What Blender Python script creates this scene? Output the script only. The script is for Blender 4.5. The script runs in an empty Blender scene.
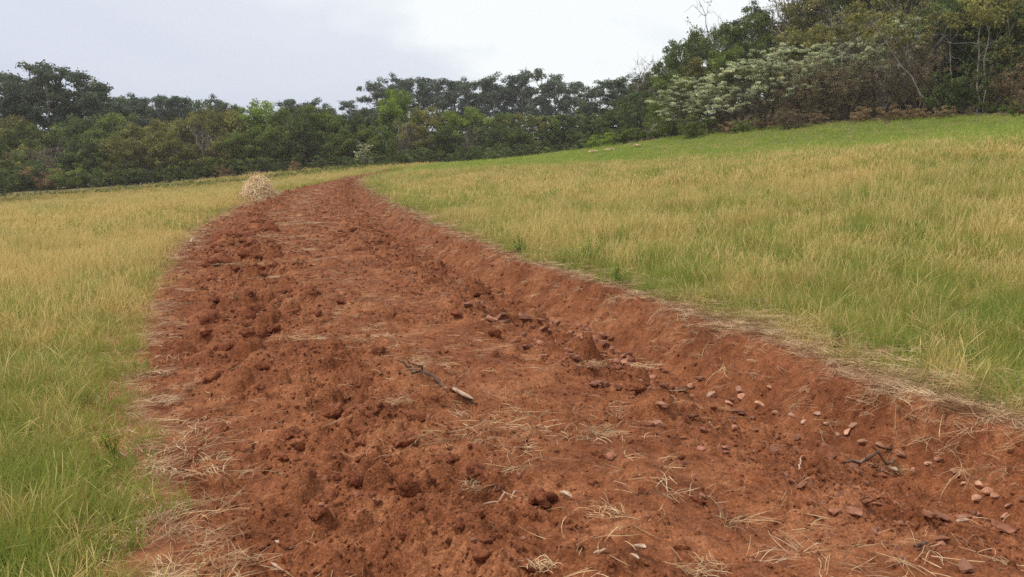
import bpy, math, random
import numpy as np
from mathutils import Vector, Matrix, Euler

R = math.radians
scene = bpy.context.scene
col = scene.collection

# ------------------------------------------------------------------ camera, sky, sun, exposure
FPX, CX, CY, HOR = 820.0, 512.0, 288.5, 165.0
EYE = 1.6
PITCH = math.atan((CY - HOR) / FPX)
cam_d = bpy.data.cameras.new('camera'); cam_d.sensor_width = 36.0
cam_d.lens = 36.0 * FPX / 1024.0
cam_d.clip_start = 0.05; cam_d.clip_end = 3000
cam = bpy.data.objects.new('camera', cam_d); col.objects.link(cam)
cam.location = (0, 0, EYE); cam.rotation_euler = (R(90) - PITCH, 0, 0)
scene.camera = cam

SUN_EL, SUN_AZ = R(58), R(-105)        # azimuth from +Y towards +X: high on the left, a little behind the viewer, veiled
THIN = Vector((math.sin(R(35)) * math.cos(R(60)), math.cos(R(35)) * math.cos(R(60)), math.sin(R(60))))   # where the cloud deck is thinnest and whitest
w = bpy.data.worlds.new('World'); scene.world = w; w.use_nodes = True
nt = w.node_tree; N = nt.nodes; L = nt.links
N.clear()
out = N.new('ShaderNodeOutputWorld'); bg = N.new('ShaderNodeBackground')
sky = N.new('ShaderNodeTexSky'); sky.sky_type = 'NISHITA'; sky.sun_disc = False
sky.sun_elevation = SUN_EL; sky.sun_rotation = SUN_AZ; sky.air_density = 1.0; sky.dust_density = 3.0
tc = N.new('ShaderNodeTexCoord')
mp = N.new('ShaderNodeMapping'); mp.inputs['Scale'].default_value = (1.0, 1.0, 3.2)
n1 = N.new('ShaderNodeTexNoise'); n1.inputs['Scale'].default_value = 2.2; n1.inputs['Detail'].default_value = 5
n1.inputs['Roughness'].default_value = 0.5; n1.inputs['Distortion'].default_value = 0.4
mp.inputs['Location'].default_value = (0.35, 0.0, 0.0)
L.new(tc.outputs['Generated'], mp.inputs['Vector']); L.new(mp.outputs['Vector'], n1.inputs['Vector'])
# cloud deck is thinner and whiter to the upper right
dot = N.new('ShaderNodeVectorMath'); dot.operation = 'DOT_PRODUCT'
sd = Vector((math.sin(SUN_AZ) * math.cos(SUN_EL), math.cos(SUN_AZ) * math.cos(SUN_EL), math.sin(SUN_EL)))
L.new(tc.outputs['Generated'], dot.inputs[0]); dot.inputs[1].default_value = THIN
glow = N.new('ShaderNodeMapRange'); glow.inputs['From Min'].default_value = 0.0; glow.inputs['From Max'].default_value = 1.0
L.new(dot.outputs['Value'], glow.inputs['Value'])
addn = N.new('ShaderNodeMath'); addn.operation = 'MULTIPLY_ADD'; addn.inputs[1].default_value = 1.0
nsc = N.new('ShaderNodeMath'); nsc.operation = 'MULTIPLY_ADD'; nsc.inputs[1].default_value = 0.36; nsc.inputs[2].default_value = -0.18
L.new(n1.outputs['Fac'], nsc.inputs[0]); L.new(glow.outputs['Result'], addn.inputs[0]); L.new(nsc.outputs['Value'], addn.inputs[2])
cr = N.new('ShaderNodeValToRGB')
cr.color_ramp.elements[0].position = 0.30; cr.color_ramp.elements[0].color = (0.60, 0.635, 0.75, 1)
cr.color_ramp.elements[1].position = 1.0; cr.color_ramp.elements[1].color = (0.93, 0.96, 0.965, 1)
e = cr.color_ramp.elements.new(0.47); e.color = (0.69, 0.73, 0.81, 1)
e = cr.color_ramp.elements.new(0.53); e.color = (0.89, 0.925, 0.935, 1)
L.new(addn.outputs['Value'], cr.inputs['Fac'])
up = N.new('ShaderNodeVectorMath'); up.operation = 'SCALE'; up.inputs['Scale'].default_value = 10.0
L.new(cr.outputs['Color'], up.inputs[0])
mx = N.new('ShaderNodeMix'); mx.data_type = 'RGBA'; mx.inputs['Factor'].default_value = 0.93
L.new(sky.outputs['Color'], mx.inputs['A']); L.new(up.outputs['Vector'], mx.inputs['B'])
L.new(mx.outputs['Result'], bg.inputs['Color']); bg.inputs['Strength'].default_value = 0.1
L.new(bg.outputs['Background'], out.inputs['Surface'])

sl = bpy.data.lights.new('sun', 'SUN'); sl.energy = 2.2; sl.angle = R(10); sl.color = (1.0, 0.95, 0.88)
sun = bpy.data.objects.new('sun', sl); col.objects.link(sun)
sun.rotation_euler = Vector((-sd.x, -sd.y, -sd.z)).to_track_quat('-Z', 'Y').to_euler()
scene.view_settings.view_transform = 'Standard'; scene.view_settings.look = 'None'
scene.view_settings.exposure = 0.2; scene.view_settings.gamma = 1.0
scene.render.engine = 'CYCLES'
scene.cycles.use_denoising = False
scene.cycles.max_bounces = 6; scene.cycles.transparent_max_bounces = 4
scene.cycles.volume_bounces = 2
scene.cycles.use_adaptive_sampling = False; scene.cycles.sample_clamp_indirect = 4.0

# ------------------------------------------------------------------ helpers
rng = np.random.default_rng(7)
random.seed(7)

def hash2(ix, iy, k):
    h = (ix.astype(np.int64) * 374761393 + iy.astype(np.int64) * 668265263 + k * 1442695041) & 0xffffffff
    h = ((h ^ (h >> 13)) * 1274126177) & 0xffffffff
    h = ((h ^ (h >> 16)) * 2246822519) & 0xffffffff
    return ((h ^ (h >> 15)) & 0xffffff) / float(0xffffff)

def vnoise(x, y, k=0):
    """smooth gradient noise, about -0.7..0.7"""
    ix = np.floor(x); iy = np.floor(y); fx = x - ix; fy = y - iy
    u = fx * fx * fx * (fx * (fx * 6 - 15) + 10); v = fy * fy * fy * (fy * (fy * 6 - 15) + 10)
    def g(ax, ay, dx, dy):
        a = hash2(ax, ay, k) * 2 * math.pi
        return np.cos(a) * dx + np.sin(a) * dy
    a = g(ix, iy, fx, fy); b = g(ix + 1, iy, fx - 1, fy)
    c = g(ix, iy + 1, fx, fy - 1); d = g(ix + 1, iy + 1, fx - 1, fy - 1)
    return (a * (1 - u) + b * u) * (1 - v) + (c * (1 - u) + d * u) * v

def fbm(x, y, octs=4, k=0, gain=0.5):
    s = 0; a = 1.0
    for o in range(octs):
        s = s + a * vnoise(x * 2 ** o, y * 2 ** o, k + o * 17); a *= gain
    return s

def lumps(x, y, cell, rmin, rmax, prob, k):
    """rounded clods: highest of the spheres scattered one per cell"""
    gx = np.floor(x / cell); gy = np.floor(y / cell)
    best = np.zeros_like(x)
    for dx in (-1, 0, 1):
        for dy in (-1, 0, 1):
            cx, cy = gx + dx, gy + dy
            px = (cx + hash2(cx, cy, k)) * cell; py = (cy + hash2(cx, cy, k + 1)) * cell
            r = rmin + (rmax - rmin) * hash2(cx, cy, k + 2) ** 2
            r = np.where(hash2(cx, cy, k + 3) < prob, r, 1e-6)
            q = 1 - ((x - px) ** 2 + (y - py) ** 2) / (r * r)
            best = np.maximum(best, r * np.sqrt(np.maximum(q, 0)))
    return best

def smooth(a, b, x):
    t = np.clip((x - a) / (b - a), 0, 1); return t * t * (3 - 2 * t)

def pix_dir(px, py):
    u = (px - CX) / FPX; v = (CY - py) / FPX
    return np.array([u, math.cos(PITCH) + v * math.sin(PITCH), -math.sin(PITCH) + v * math.cos(PITCH)])

def at(px, py, depth):
    d = pix_dir(px, py); return d * (depth / d[1]) + np.array([0, 0, EYE])

def project(P):
    P = np.asarray(P); x = P[..., 0]; y = P[..., 1]; z = P[..., 2] - EYE
    dep = y * math.cos(PITCH) - z * math.sin(PITCH); v = y * math.sin(PITCH) + z * math.cos(PITCH)
    dep = np.where(dep > 0.05, dep, np.nan)
    return CX + FPX * x / dep, CY - FPX * v / dep, dep

def mesh_np(name, V, F, mat=None, smooth_sh=True):
    V = np.asarray(V, dtype=np.float32); F = np.asarray(F, dtype=np.int32)
    me = bpy.data.meshes.new(name)
    me.vertices.add(len(V)); me.vertices.foreach_set('co', V.ravel())
    k = F.shape[1]
    me.loops.add(F.size); me.loops.foreach_set('vertex_index', F.ravel())
    me.polygons.add(len(F)); me.polygons.foreach_set('loop_start', np.arange(0, F.size, k, dtype=np.int32))
    me.update(calc_edges=True)
    me.polygons.foreach_set('use_smooth', np.full(len(F), smooth_sh, dtype=bool))
    if mat: me.materials.append(mat)
    return me

def attr(me, name, data, typ='FLOAT'):
    a = me.attributes.new(name, typ, 'POINT')
    a.data.foreach_set('vector' if typ == 'FLOAT_VECTOR' else 'value', np.asarray(data, dtype=np.int32 if typ == 'INT' else np.float32).ravel())

def tag(o, label=None, cat=None, group=None, kind=None):
    if label: o['label'] = label
    if cat: o['category'] = cat
    if group: o['group'] = group
    if kind: o['kind'] = kind
    return o

def obj(name, me, parent=None, loc=None):
    o = bpy.data.objects.new(name, me); col.objects.link(o)
    if parent: o.parent = parent
    if loc is not None: o.location = loc
    return o

class Geo:
    """collects quads (triangles repeat the last vertex is avoided by using only quads)"""
    def __init__(s): s.V = []; s.F = []; s.n = 0; s.A = []
    def add(s, V, F, a=None):
        V = np.asarray(V, float); F = np.asarray(F, int)
        s.V.append(V); s.F.append(F + s.n); s.n += len(V)
        s.A.append(np.zeros(len(V)) if a is None else np.asarray(a, float))
    def tube(s, pts, rad, sides=5, a=0.0):
        pts = np.asarray(pts, float); n = len(pts); rad = np.broadcast_to(np.asarray(rad, float), (n,))
        tg = np.gradient(pts, axis=0); tg /= np.linalg.norm(tg, axis=1)[:, None] + 1e-9
        ref = np.array([0.0, 0, 1]) if abs(tg[:, 2]).mean() < 0.8 else np.array([1.0, 0, 0])
        b1 = np.cross(tg, ref); b1 /= np.linalg.norm(b1, axis=1)[:, None] + 1e-9
        b2 = np.cross(tg, b1)
        an = np.arange(sides) * 2 * math.pi / sides
        V = (pts[:, None, :] + rad[:, None, None] * (np.cos(an)[None, :, None] * b1[:, None, :] + np.sin(an)[None, :, None] * b2[:, None, :])).reshape(-1, 3)
        F = []
        for i in range(n - 1):
            for j in range(sides):
                F.append((i * sides + j, i * sides + (j + 1) % sides, (i + 1) * sides + (j + 1) % sides, (i + 1) * sides + j))
        s.add(V, F, np.full(len(V), a))
    def ribbon(s, pts, wid, side, a=None):
        pts = np.asarray(pts, float); n = len(pts); wid = np.broadcast_to(np.asarray(wid, float), (n,))
        V = np.concatenate([pts - side * wid[:, None] / 2, pts + side * wid[:, None] / 2])
        F = [(i, n + i, n + i + 1, i + 1) for i in range(n - 1)]
        s.add(V, F, None if a is None else np.concatenate([a, a]))
    def mesh(s, name, mat, sm=True, an=None):
        me = mesh_np(name, np.concatenate(s.V), np.concatenate(s.F), mat, sm)
        if an: attr(me, an, np.concatenate(s.A))
        return me

# ------------------------------------------------------------------ materials
def new_mat(name, rough=0.9):
    m = bpy.data.materials.new(name); m.use_nodes = True
    p = m.node_tree.nodes['Principled BSDF']; p.inputs['Roughness'].default_value = rough
    p.inputs['Specular IOR Level'].default_value = 0.2
    return m, m.node_tree.nodes, m.node_tree.links, p

def noise_ramp(N, L, stops, scale, detail=4, coord='Object', rough=0.55):
    tc = N.new('ShaderNodeTexCoord')
    n = N.new('ShaderNodeTexNoise'); n.inputs['Scale'].default_value = scale; n.inputs['Detail'].default_value = detail
    n.inputs['Roughness'].default_value = rough
    if coord == 'World':
        g = N.new('ShaderNodeNewGeometry'); L.new(g.outputs['Position'], n.inputs['Vector'])
    else:
        L.new(tc.outputs[coord], n.inputs['Vector'])
    r = N.new('ShaderNodeValToRGB'); els = r.color_ramp.elements
    els[0].position, els[0].color = stops[0][0], (*stops[0][1], 1)
    els[1].position, els[1].color = stops[-1][0], (*stops[-1][1], 1)
    for p_, c_ in stops[1:-1]:
        e = els.new(p_); e.color = (*c_, 1)
    L.new(n.outputs['Fac'], r.inputs['Fac'])
    return r.outputs['Color'], n.outputs['Fac']

def mixc(N, L, fac, a, b, mode='MIX'):
    m = N.new('ShaderNodeMix'); m.data_type = 'RGBA'; m.blend_type = mode
    for s, v in (('Factor', fac), ('A', a), ('B', b)):
        if isinstance(v, (int, float)): m.inputs[s].default_value = v
        elif isinstance(v, tuple): m.inputs[s].default_value = (*v, 1)
        else: L.new(v, m.inputs[s])
    return m.outputs['Result']

def mat_soil(name='red_soil', base=((0.34, (0.200, 0.067, 0.026)), (0.52, (0.280, 0.101, 0.041)), (0.68, (0.38, 0.157, 0.070))), fine=90.0, bump=0.8):
    m, N, L, p = new_mat(name, 0.95)
    c1, f1 = noise_ramp(N, L, list(base), 2.3, 6, 'World')
    c2, f2 = noise_ramp(N, L, [(0.35, (0.62, 0.55, 0.5)), (0.62, (1.0, 1.0, 1.0)), (0.74, (1.4, 1.5, 1.55))], fine, 3, 'World')
    c = mixc(N, L, 1.0, c1, c2, 'MULTIPLY')
    c3, f3 = noise_ramp(N, L, [(0.34, (0.66, 0.62, 0.58)), (0.5, (1.0, 1.0, 1.0)), (0.68, (1.28, 1.33, 1.38))], 16, 5, 'World', .65)
    c = mixc(N, L, 1.0, c, c3, 'MULTIPLY')
    L.new(c, p.inputs['Base Color'])
    b = N.new('ShaderNodeBump'); b.inputs['Strength'].default_value = bump; b.inputs['Distance'].default_value = 0.018
    g = N.new('ShaderNodeNewGeometry')
    n = N.new('ShaderNodeTexNoise'); n.inputs['Scale'].default_value = 70; n.inputs['Detail'].default_value = 4
    L.new(g.outputs['Position'], n.inputs['Vector'])
    L.new(n.outputs['Fac'], b.inputs['Height']); L.new(b.outputs['Normal'], p.inputs['Normal'])
    return m

def mat_simple(name, stops, scale, coord='Object', rough=0.9, per_object=0.0):
    m, N, L, p = new_mat(name, rough)
    c, f = noise_ramp(N, L, stops, scale, 4, coord)
    if per_object:
        oi = N.new('ShaderNodeObjectInfo')
        mr = N.new('ShaderNodeMapRange'); mr.inputs['To Min'].default_value = 1 - per_object; mr.inputs['To Max'].default_value = 1 + per_object
        L.new(oi.outputs['Random'], mr.inputs['Value'])
        v = N.new('ShaderNodeVectorMath'); v.operation = 'SCALE'; L.new(c, v.inputs[0]); L.new(mr.outputs['Result'], v.inputs['Scale']); c = v.outputs['Vector']
    L.new(c, p.inputs['Base Color'])
    return m

def mat_leaf(name, dark, mid, light, scale=0.9, trans=0.3, per_object=0.25):
    """foliage: colour changes from clump to clump and from tree to tree"""
    m, N, L, p = new_mat(name, 0.75)
    c1, f1 = noise_ramp(N, L, [(0.34, dark), (0.5, mid), (0.68, light)], scale, 3, 'World')
    at_ = N.new('ShaderNodeAttribute'); at_.attribute_name = 'leaf'
    oi = N.new('ShaderNodeObjectInfo')
    mr = N.new('ShaderNodeMapRange'); mr.inputs['To Min'].default_value = 1 - per_object; mr.inputs['To Max'].default_value = 1 + per_object
    L.new(oi.outputs['Random'], mr.inputs['Value'])
    mr2 = N.new('ShaderNodeMapRange'); mr2.inputs['To Min'].default_value = 0.65; mr2.inputs['To Max'].default_value = 1.35
    L.new(at_.outputs['Fac'], mr2.inputs['Value'])
    mu = N.new('ShaderNodeMath'); mu.operation = 'MULTIPLY'; L.new(mr.outputs['Result'], mu.inputs[0]); L.new(mr2.outputs['Result'], mu.inputs[1])
    v = N.new('ShaderNodeVectorMath'); v.operation = 'SCALE'; L.new(c1, v.inputs[0]); L.new(mu.outputs['Value'], v.inputs['Scale'])
    L.new(v.outputs['Vector'], p.inputs['Base Color'])
    tr = N.new('ShaderNodeBsdfTranslucent'); L.new(v.outputs['Vector'], tr.inputs['Color'])
    ms = N.new('ShaderNodeMixShader'); ms.inputs['Fac'].default_value = trans
    L.new(p.outputs['BSDF'], ms.inputs[1]); L.new(tr.outputs['BSDF'], ms.inputs[2])
    L.new(ms.outputs['Shader'], N['Material Output'].inputs['Surface'])
    return m

def mat_grass(name, gA, gB, sA, sB, trans=0.3):
    """blades: green at the foot, straw at the tip, the more so the higher the tuft's dry value"""
    m, N, L, p = new_mat(name, 0.7)
    oi = N.new('ShaderNodeObjectInfo')
    green = mixc(N, L, oi.outputs['Random'], gA, gB)
    d0 = N.new('ShaderNodeAttribute'); d0.attribute_type = 'INSTANCER'; d0.attribute_name = 'lush'
    green = mixc(N, L, d0.outputs['Fac'], green, (0.30, 0.42, 0.055))
    a = N.new('ShaderNodeAttribute'); a.attribute_name = 'leaf'
    straw = mixc(N, L, a.outputs['Fac'], mixc(N, L, oi.outputs['Random'], (0.36, 0.195, 0.065), sA), sB)
    h = N.new('ShaderNodeAttribute'); h.attribute_name = 'up'
    d = N.new('ShaderNodeAttribute'); d.attribute_type = 'INSTANCER'; d.attribute_name = 'dry'
    s1 = N.new('ShaderNodeMath'); s1.operation = 'MULTIPLY_ADD'; L.new(d.outputs['Fac'], s1.inputs[0]); s1.inputs[1].default_value = 1.7; s1.inputs[2].default_value = -1.0
    s2 = N.new('ShaderNodeMath'); s2.operation = 'MULTIPLY_ADD'; L.new(h.outputs['Fac'], s2.inputs[0]); s2.inputs[1].default_value = 0.4; L.new(s1.outputs['Value'], s2.inputs[2])
    s3 = N.new('ShaderNodeMath'); s3.operation = 'MULTIPLY_ADD'; L.new(a.outputs['Fac'], s3.inputs[0]); s3.inputs[1].default_value = 0.7; L.new(s2.outputs['Value'], s3.inputs[2])
    cl = N.new('ShaderNodeClamp'); L.new(s3.outputs['Value'], cl.inputs['Value'])
    c = mixc(N, L, cl.outputs['Result'], green, straw)
    L.new(c, p.inputs['Base Color'])
    tr = N.new('ShaderNodeBsdfTranslucent'); L.new(c, tr.inputs['Color'])
    ms = N.new('ShaderNodeMixShader'); ms.inputs['Fac'].default_value = trans
    L.new(p.outputs['BSDF'], ms.inputs[1]); L.new(tr.outputs['BSDF'], ms.inputs[2])
    L.new(ms.outputs['Shader'], N['Material Output'].inputs['Surface'])
    return m

M = {}
M['soil'] = mat_soil()
M['clod'] = mat_soil('soil_clod', ((0.36, (0.180, 0.056, 0.024)), (0.52, (0.255, 0.085, 0.037)), (0.70, (0.36, 0.138, 0.063))), 60, 0.9)
M['stone'] = mat_simple('weathered_red_stone', [(0.35, (0.17, 0.062, 0.032)), (0.55, (0.27, 0.115, 0.066)), (0.72, (0.38, 0.19, 0.12))], 14, 'World', 0.8, 0.3)
M['pale_stone'] = mat_simple('pale_pink_stone', [(0.35, (0.32, 0.14, 0.075)), (0.5, (0.46, 0.235, 0.14)), (0.7, (0.60, 0.37, 0.25))], 9, 'World', 0.8, 0.3)
M['straw'] = mat_simple('dry_straw', [(0.35, (0.22, 0.11, 0.05)), (0.5, (0.40, 0.25, 0.13)), (0.68, (0.62, 0.45, 0.26))], 6, 'World', 0.7, 0.3)
M['straw_pale'] = mat_simple('bleached_straw', [(0.35, (0.36, 0.22, 0.125)), (0.5, (0.52, 0.36, 0.215)), (0.68, (0.70, 0.54, 0.36))], 9, 'World', 0.7, 0.2)
M['stick'] = mat_simple('weathered_wood', [(0.35, (0.055, 0.032, 0.022)), (0.52, (0.13, 0.075, 0.05)), (0.68, (0.38, 0.26, 0.18))], 12, 'World', 0.85)
M['pale_wood'] = mat_simple('peeled_wood', [(0.35, (0.30, 0.17, 0.10)), (0.52, (0.48, 0.32, 0.22)), (0.7, (0.6, 0.46, 0.34))], 20, 'World', 0.8)
M['husk'] = mat_simple('dry_leaf_husk', [(0.35, (0.30, 0.18, 0.11)), (0.55, (0.50, 0.36, 0.25)), (0.72, (0.62, 0.50, 0.38))], 30, 'World', 0.7)
M['bark'] = mat_simple('grey_bark', [(0.35, (0.07, 0.055, 0.045)), (0.52, (0.14, 0.115, 0.095)), (0.7, (0.24, 0.21, 0.18))], 3, 'World', 0.9)
M['pale_bark'] = mat_simple('pale_bark', [(0.35, (0.16, 0.13, 0.11)), (0.52, (0.27, 0.235, 0.20)), (0.7, (0.38, 0.345, 0.30))], 2, 'World', 0.9)
M['twig'] = mat_simple('brown_twig', [(0.35, (0.09, 0.062, 0.045)), (0.52, (0.16, 0.115, 0.085)), (0.7, (0.24, 0.185, 0.14))], 1.2, 'World', 0.9, 0.2)
M['euc'] = mat_leaf('eucalyptus_leaf', (0.059, 0.084, 0.052), (0.103, 0.132, 0.080), (0.176, 0.199, 0.119), 0.5)
M['dark'] = mat_leaf('dark_leaf', (0.066, 0.093, 0.028), (0.110, 0.144, 0.042), (0.180, 0.220, 0.065), 0.6)
M['mid'] = mat_leaf('mid_leaf', (0.092, 0.127, 0.027), (0.156, 0.199, 0.040), (0.237, 0.281, 0.062), 0.6)
M['fresh'] = mat_leaf('fresh_leaf', (0.129, 0.188, 0.025), (0.207, 0.278, 0.039), (0.296, 0.367, 0.061), 0.6, 0.35)
M['olive'] = mat_leaf('olive_brown_leaf', (0.141, 0.133, 0.038), (0.230, 0.215, 0.061), (0.351, 0.317, 0.094), 0.5)
M['pale'] = mat_leaf('pale_leaf', (0.302, 0.333, 0.172), (0.505, 0.536, 0.314), (0.767, 0.767, 0.505), 0.7, 0.3, 0.15)
M['dry_growth'] = mat_leaf('dry_growth', (0.19, 0.120, 0.055), (0.30, 0.205, 0.10), (0.42, 0.31, 0.165), 0.8)
M['brush'] = mat_leaf('dry_brush_leaf', (0.113, 0.081, 0.043), (0.190, 0.144, 0.072), (0.288, 0.235, 0.117), 0.6)
M['weed'] = mat_leaf('weed_leaf', (0.120, 0.203, 0.036), (0.204, 0.304, 0.054), (0.336, 0.425, 0.090), 6.0, 0.3)
M['weed_yellow'] = mat_leaf('yellow_weed_leaf', (0.156, 0.228, 0.024), (0.252, 0.312, 0.036), (0.384, 0.408, 0.060), 9.0, 0.35)
M['grass'] = mat_grass('grass_blade', (0.20, 0.285, 0.045), (0.36, 0.38, 0.075), (0.48, 0.335, 0.085), (0.78, 0.60, 0.24), 0.42)

# ------------------------------------------------------------------ terrain: smooth sheet through surveyed points
CP = [(0, 0, 0), (-6, 0, -.22), (8, 0, .35), (0, -10, -.1), (-12, -8, -.5), (14, -8, .6),
      (-3, 6, -.10), (3, 6, .12), (0, 12, .03), (-6, 16, -.22), (-12, 12, -.45), (6, 10, .45), (12, 14, 1.1),
      (-2, 20, .05), (-10.9, 33, -.10), (-5.5, 33, .03), (-24, 30, -.75), (14, 25, 1.9), (4, 30, .85)]
CPX = [(1024, 115, 55), (880, 122.5, 62), (700, 136, 72), (620, 146, 77), (560, 154, 80), (512, 160, 83), (450, 164, 86), (400, 167.5, 88),
       (345, 181, 62), (250, 183.5, 85), (100, 194, 85), (0, 200, 84), (-150, 211, 82), (330, 169, 95), (250, 176, 95), (100, 187, 95), (0, 193.5, 94), (-150, 204, 92), (1200, 104, 44)]
for a in CPX: CP.append(tuple(at(*a)))
CP += [(45, 72, 9.5), (60, 90, 13), (30, 90, 9), (75, 60, 14), (20, 110, 6.5), (10, 100, 3.3), (0, 115, 1.5), (-30, 115, -.5), (-70, 115, -2),
       (-40, 180, -1), (20, 190, 0), (-120, 140, -3), (60, 130, 15), (100, 100, 18), (110, 30, 17), (-110, 40, -5), (60, 15, 7.5), (-40, -20, -1.8), (50, -20, 4)]
CP = np.array(CP, float)
S = 30.0
def _phi(r2): return 0.5 * r2 * np.log(np.maximum(r2, 1e-12))
_q = CP[:, :2] / S; _n = len(_q)
_A = _phi(((_q[:, None] - _q[None]) ** 2).sum(-1)) + np.eye(_n) * 2e-3
_P = np.c_[np.ones(_n), _q]
_sol = np.linalg.solve(np.block([[_A, _P], [_P.T, np.zeros((3, 3))]]), np.r_[CP[:, 2], 0, 0, 0])
def base_h(x, y):
    x = np.asarray(x, float); y = np.asarray(y, float); sh = x.shape
    x = x.ravel(); y = y.ravel()
    r = np.hypot(x, y); k = np.minimum(1.0, 190.0 / np.maximum(r, 1e-6))
    q = np.c_[x * k, y * k] / S
    z = _sol[_n] + q @ _sol[_n + 1:]
    for i in range(_n):
        z = z + _sol[i] * _phi((q[:, 0] - _q[i, 0]) ** 2 + (q[:, 1] - _q[i, 1]) ** 2)
    z = z + 14 * smooth(150, 300, r) * (y > 0)
    return z.reshape(sh)

# ------------------------------------------------------------------ the worked strip (terrace ridge with a furrow)
Lpx = [(186, 577), (158, 480), (128, 390), (150, 305), (176, 247), (205, 222), (240, 204), (285, 191)]
Rpx = [(1024, 462), (880, 400), (750, 349), (640, 306), (520, 268), (430, 226), (385, 203), (370, 192)]
def ray(px, py):
    d = pix_dir(px, py); t = np.linspace(2, 120, 6000); X = d[0] * t; Y = d[1] * t; Z = EYE + d[2] * t
    h = base_h(X, Y); i = np.argmax(Z < h); return np.array([X[i], Y[i]])
Lw = [(1.2, -3), (0.0, 0.3)] + [tuple(ray(*p)) for p in Lpx] + [(-13.2, 57), (-13.7, 66), (-12.7, 72), (-11.4, 76)]
Rw = [(8.5, -6.0), (5.6, 0.0)] + [tuple(ray(*p)) for p in Rpx] + [(-10.9, 58), (-11.4, 65), (-11.2, 70), (-10.6, 75)]
def dense(P, n=1500):
    P = np.array(P, float); s = np.r_[0, np.cumsum(np.linalg.norm(np.diff(P, axis=0), axis=1))]
    u = np.linspace(0, s[-1], n); Q = np.c_[np.interp(u, s, P[:, 0]), np.interp(u, s, P[:, 1])]
    k = np.hanning(91); k /= k.sum()
    pad = np.pad(Q, ((45, 45), (0, 0)), mode='reflect', reflect_type='odd')
    return np.c_[np.convolve(pad[:, 0], k, 'valid'), np.convolve(pad[:, 1], k, 'valid')]
Ld, Rd = dense(Lw), dense(Rw)
Ctr = [(4.8, -5), (2.6, 0), (1.25, 3), (0.0, 6), (-1.5, 9.6), (-3.9, 16), (-6.3, 25), (-8.2, 33), (-10.6, 46), (-12.1, 60), (-12.5, 67), (-11.9, 72), (-11.1, 75.5)]
Cd = dense(Ctr, 3000)
seg = np.linalg.norm(np.diff(Cd, axis=0), axis=1); sc_ = np.r_[0, np.cumsum(seg)]
# stations: spacing grows with the distance from the viewer
st = [0.0]
while st[-1] < sc_[-1]:
    cx = np.interp(st[-1], sc_, Cd[:, 0]); cy = np.interp(st[-1], sc_, Cd[:, 1])
    st.append(st[-1] + 0.0034 * max(3.0, math.hypot(cx, cy)))
st = np.array(st[:-1]); NS = len(st)
C = np.c_[np.interp(st, sc_, Cd[:, 0]), np.interp(st, sc_, Cd[:, 1])]
T = np.c_[np.interp(st + .4, sc_, Cd[:, 0]) - np.interp(st - .4, sc_, Cd[:, 0]), np.interp(st + .4, sc_, Cd[:, 1]) - np.interp(st - .4, sc_, Cd[:, 1])]
T /= np.linalg.norm(T, axis=1)[:, None]; Nn = np.c_[T[:, 1], -T[:, 0]]      # Nn points right
def offs(E):
    o = np.zeros(NS)
    for i in range(NS):
        d = E - C[i]; a = d @ T[i]; b = d @ Nn[i]
        m = np.abs(b) < 6
        j = np.where(m)[0][np.argmin(np.abs(a[m]))]; o[i] = b[j]
    k = np.hanning(25); k /= k.sum()
    return np.convolve(np.pad(o, 12, mode='edge'), k, 'valid')
oL, oR = offs(Ld), offs(Rd)
oL = oL + 0.16 * fbm(st * 0.9, st * 0 + 3.3, 3, 5) ; oR = oR + 0.14 * fbm(st * 1.0, st * 0 + 9.1, 3, 8)
NC = 540
tt = np.linspace(-0.06, 1.06, NC)
OFF = oL[:, None] + (oR - oL)[:, None] * tt[None]
SX = C[:, 0:1] + Nn[:, 0:1] * OFF; SY = C[:, 1:2] + Nn[:, 1:2] * OFF
SB = base_h(SX, SY)
TT = np.broadcast_to(tt[None], SX.shape); SS = np.broadcast_to(st[:, None], SX.shape)
Tw = TT + 0.035 * fbm(SX * 0.5, SY * 0.5, 3, 31)
prof = np.interp(Tw, [-.06, 0, .04, .10, .17, .26, .36, .50, .64, .76, .84, .895, .935, .962, .99, 1.02, 1.06],
                 [-.30, .00, -.03, -.10, .00, .13, .17, .12, .03, -.09, -.22, -.25, -.07, .09, .12, .08, -.25])
kk = np.hanning(15); kk /= kk.sum()
wx = SX + 0.05 * vnoise(SX * 6, SY * 6, 3) + 0.02 * vnoise(SX * 17, SY * 17, 4)
wy = SY + 0.05 * vnoise(SX * 6, SY * 6, 13) + 0.02 * vnoise(SX * 17, SY * 17, 14)
edge = smooth(0.0, 0.05, TT) * (1 - smooth(0.97, 1.0, TT))
bank = smooth(.87, .90, Tw)                                      # scraped bank on the right
cloddy = np.clip(0.35 + 0.9 * np.exp(-((Tw - .23) / .09) ** 2) + 0.75 * np.exp(-((Tw - .76) / .10) ** 2) + 0.7 * fbm(SX * .8, SY * .8, 2, 71), 0.12, 1.5) * (1 - .55 * bank)
rel = 0.09 * fbm(SX * 1.3, SY * 1.3, 3, 41) * (1 - .6 * bank) + .045 * vnoise(SS * .30, OFF * 2.6, 43) * (1 - bank) + .03 * vnoise(SS * .6, OFF * 6, 44) * (1 - bank)
rel = rel + cloddy * (0.95 * lumps(wx, wy, .42, .05, .17, .6, 100) + 0.8 * lumps(wx, wy, .17, .025, .07, .6, 200) + 1.0 * lumps(wx, wy, .07, .010, .032, .7, 300))
rel = rel + (.35 + .5 * np.minimum(cloddy, 1)) * lumps(wx + .01 * vnoise(SX * 40, SY * 40, 5), wy, .036, .005, .017, .7, 350) * (1 - .5 * bank)
rel = rel + (0.014 + .026 * cloddy) * fbm(SX * 9, SY * 9, 4, 51, .65) + (.006 + .016 * cloddy) * (0.35 - np.abs(vnoise(SX * 22, SY * 22, 57)))
scr = vnoise(SS * 7.0 + 1.5 * vnoise(SX, SY, 91), Tw * 5, 61)
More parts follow.
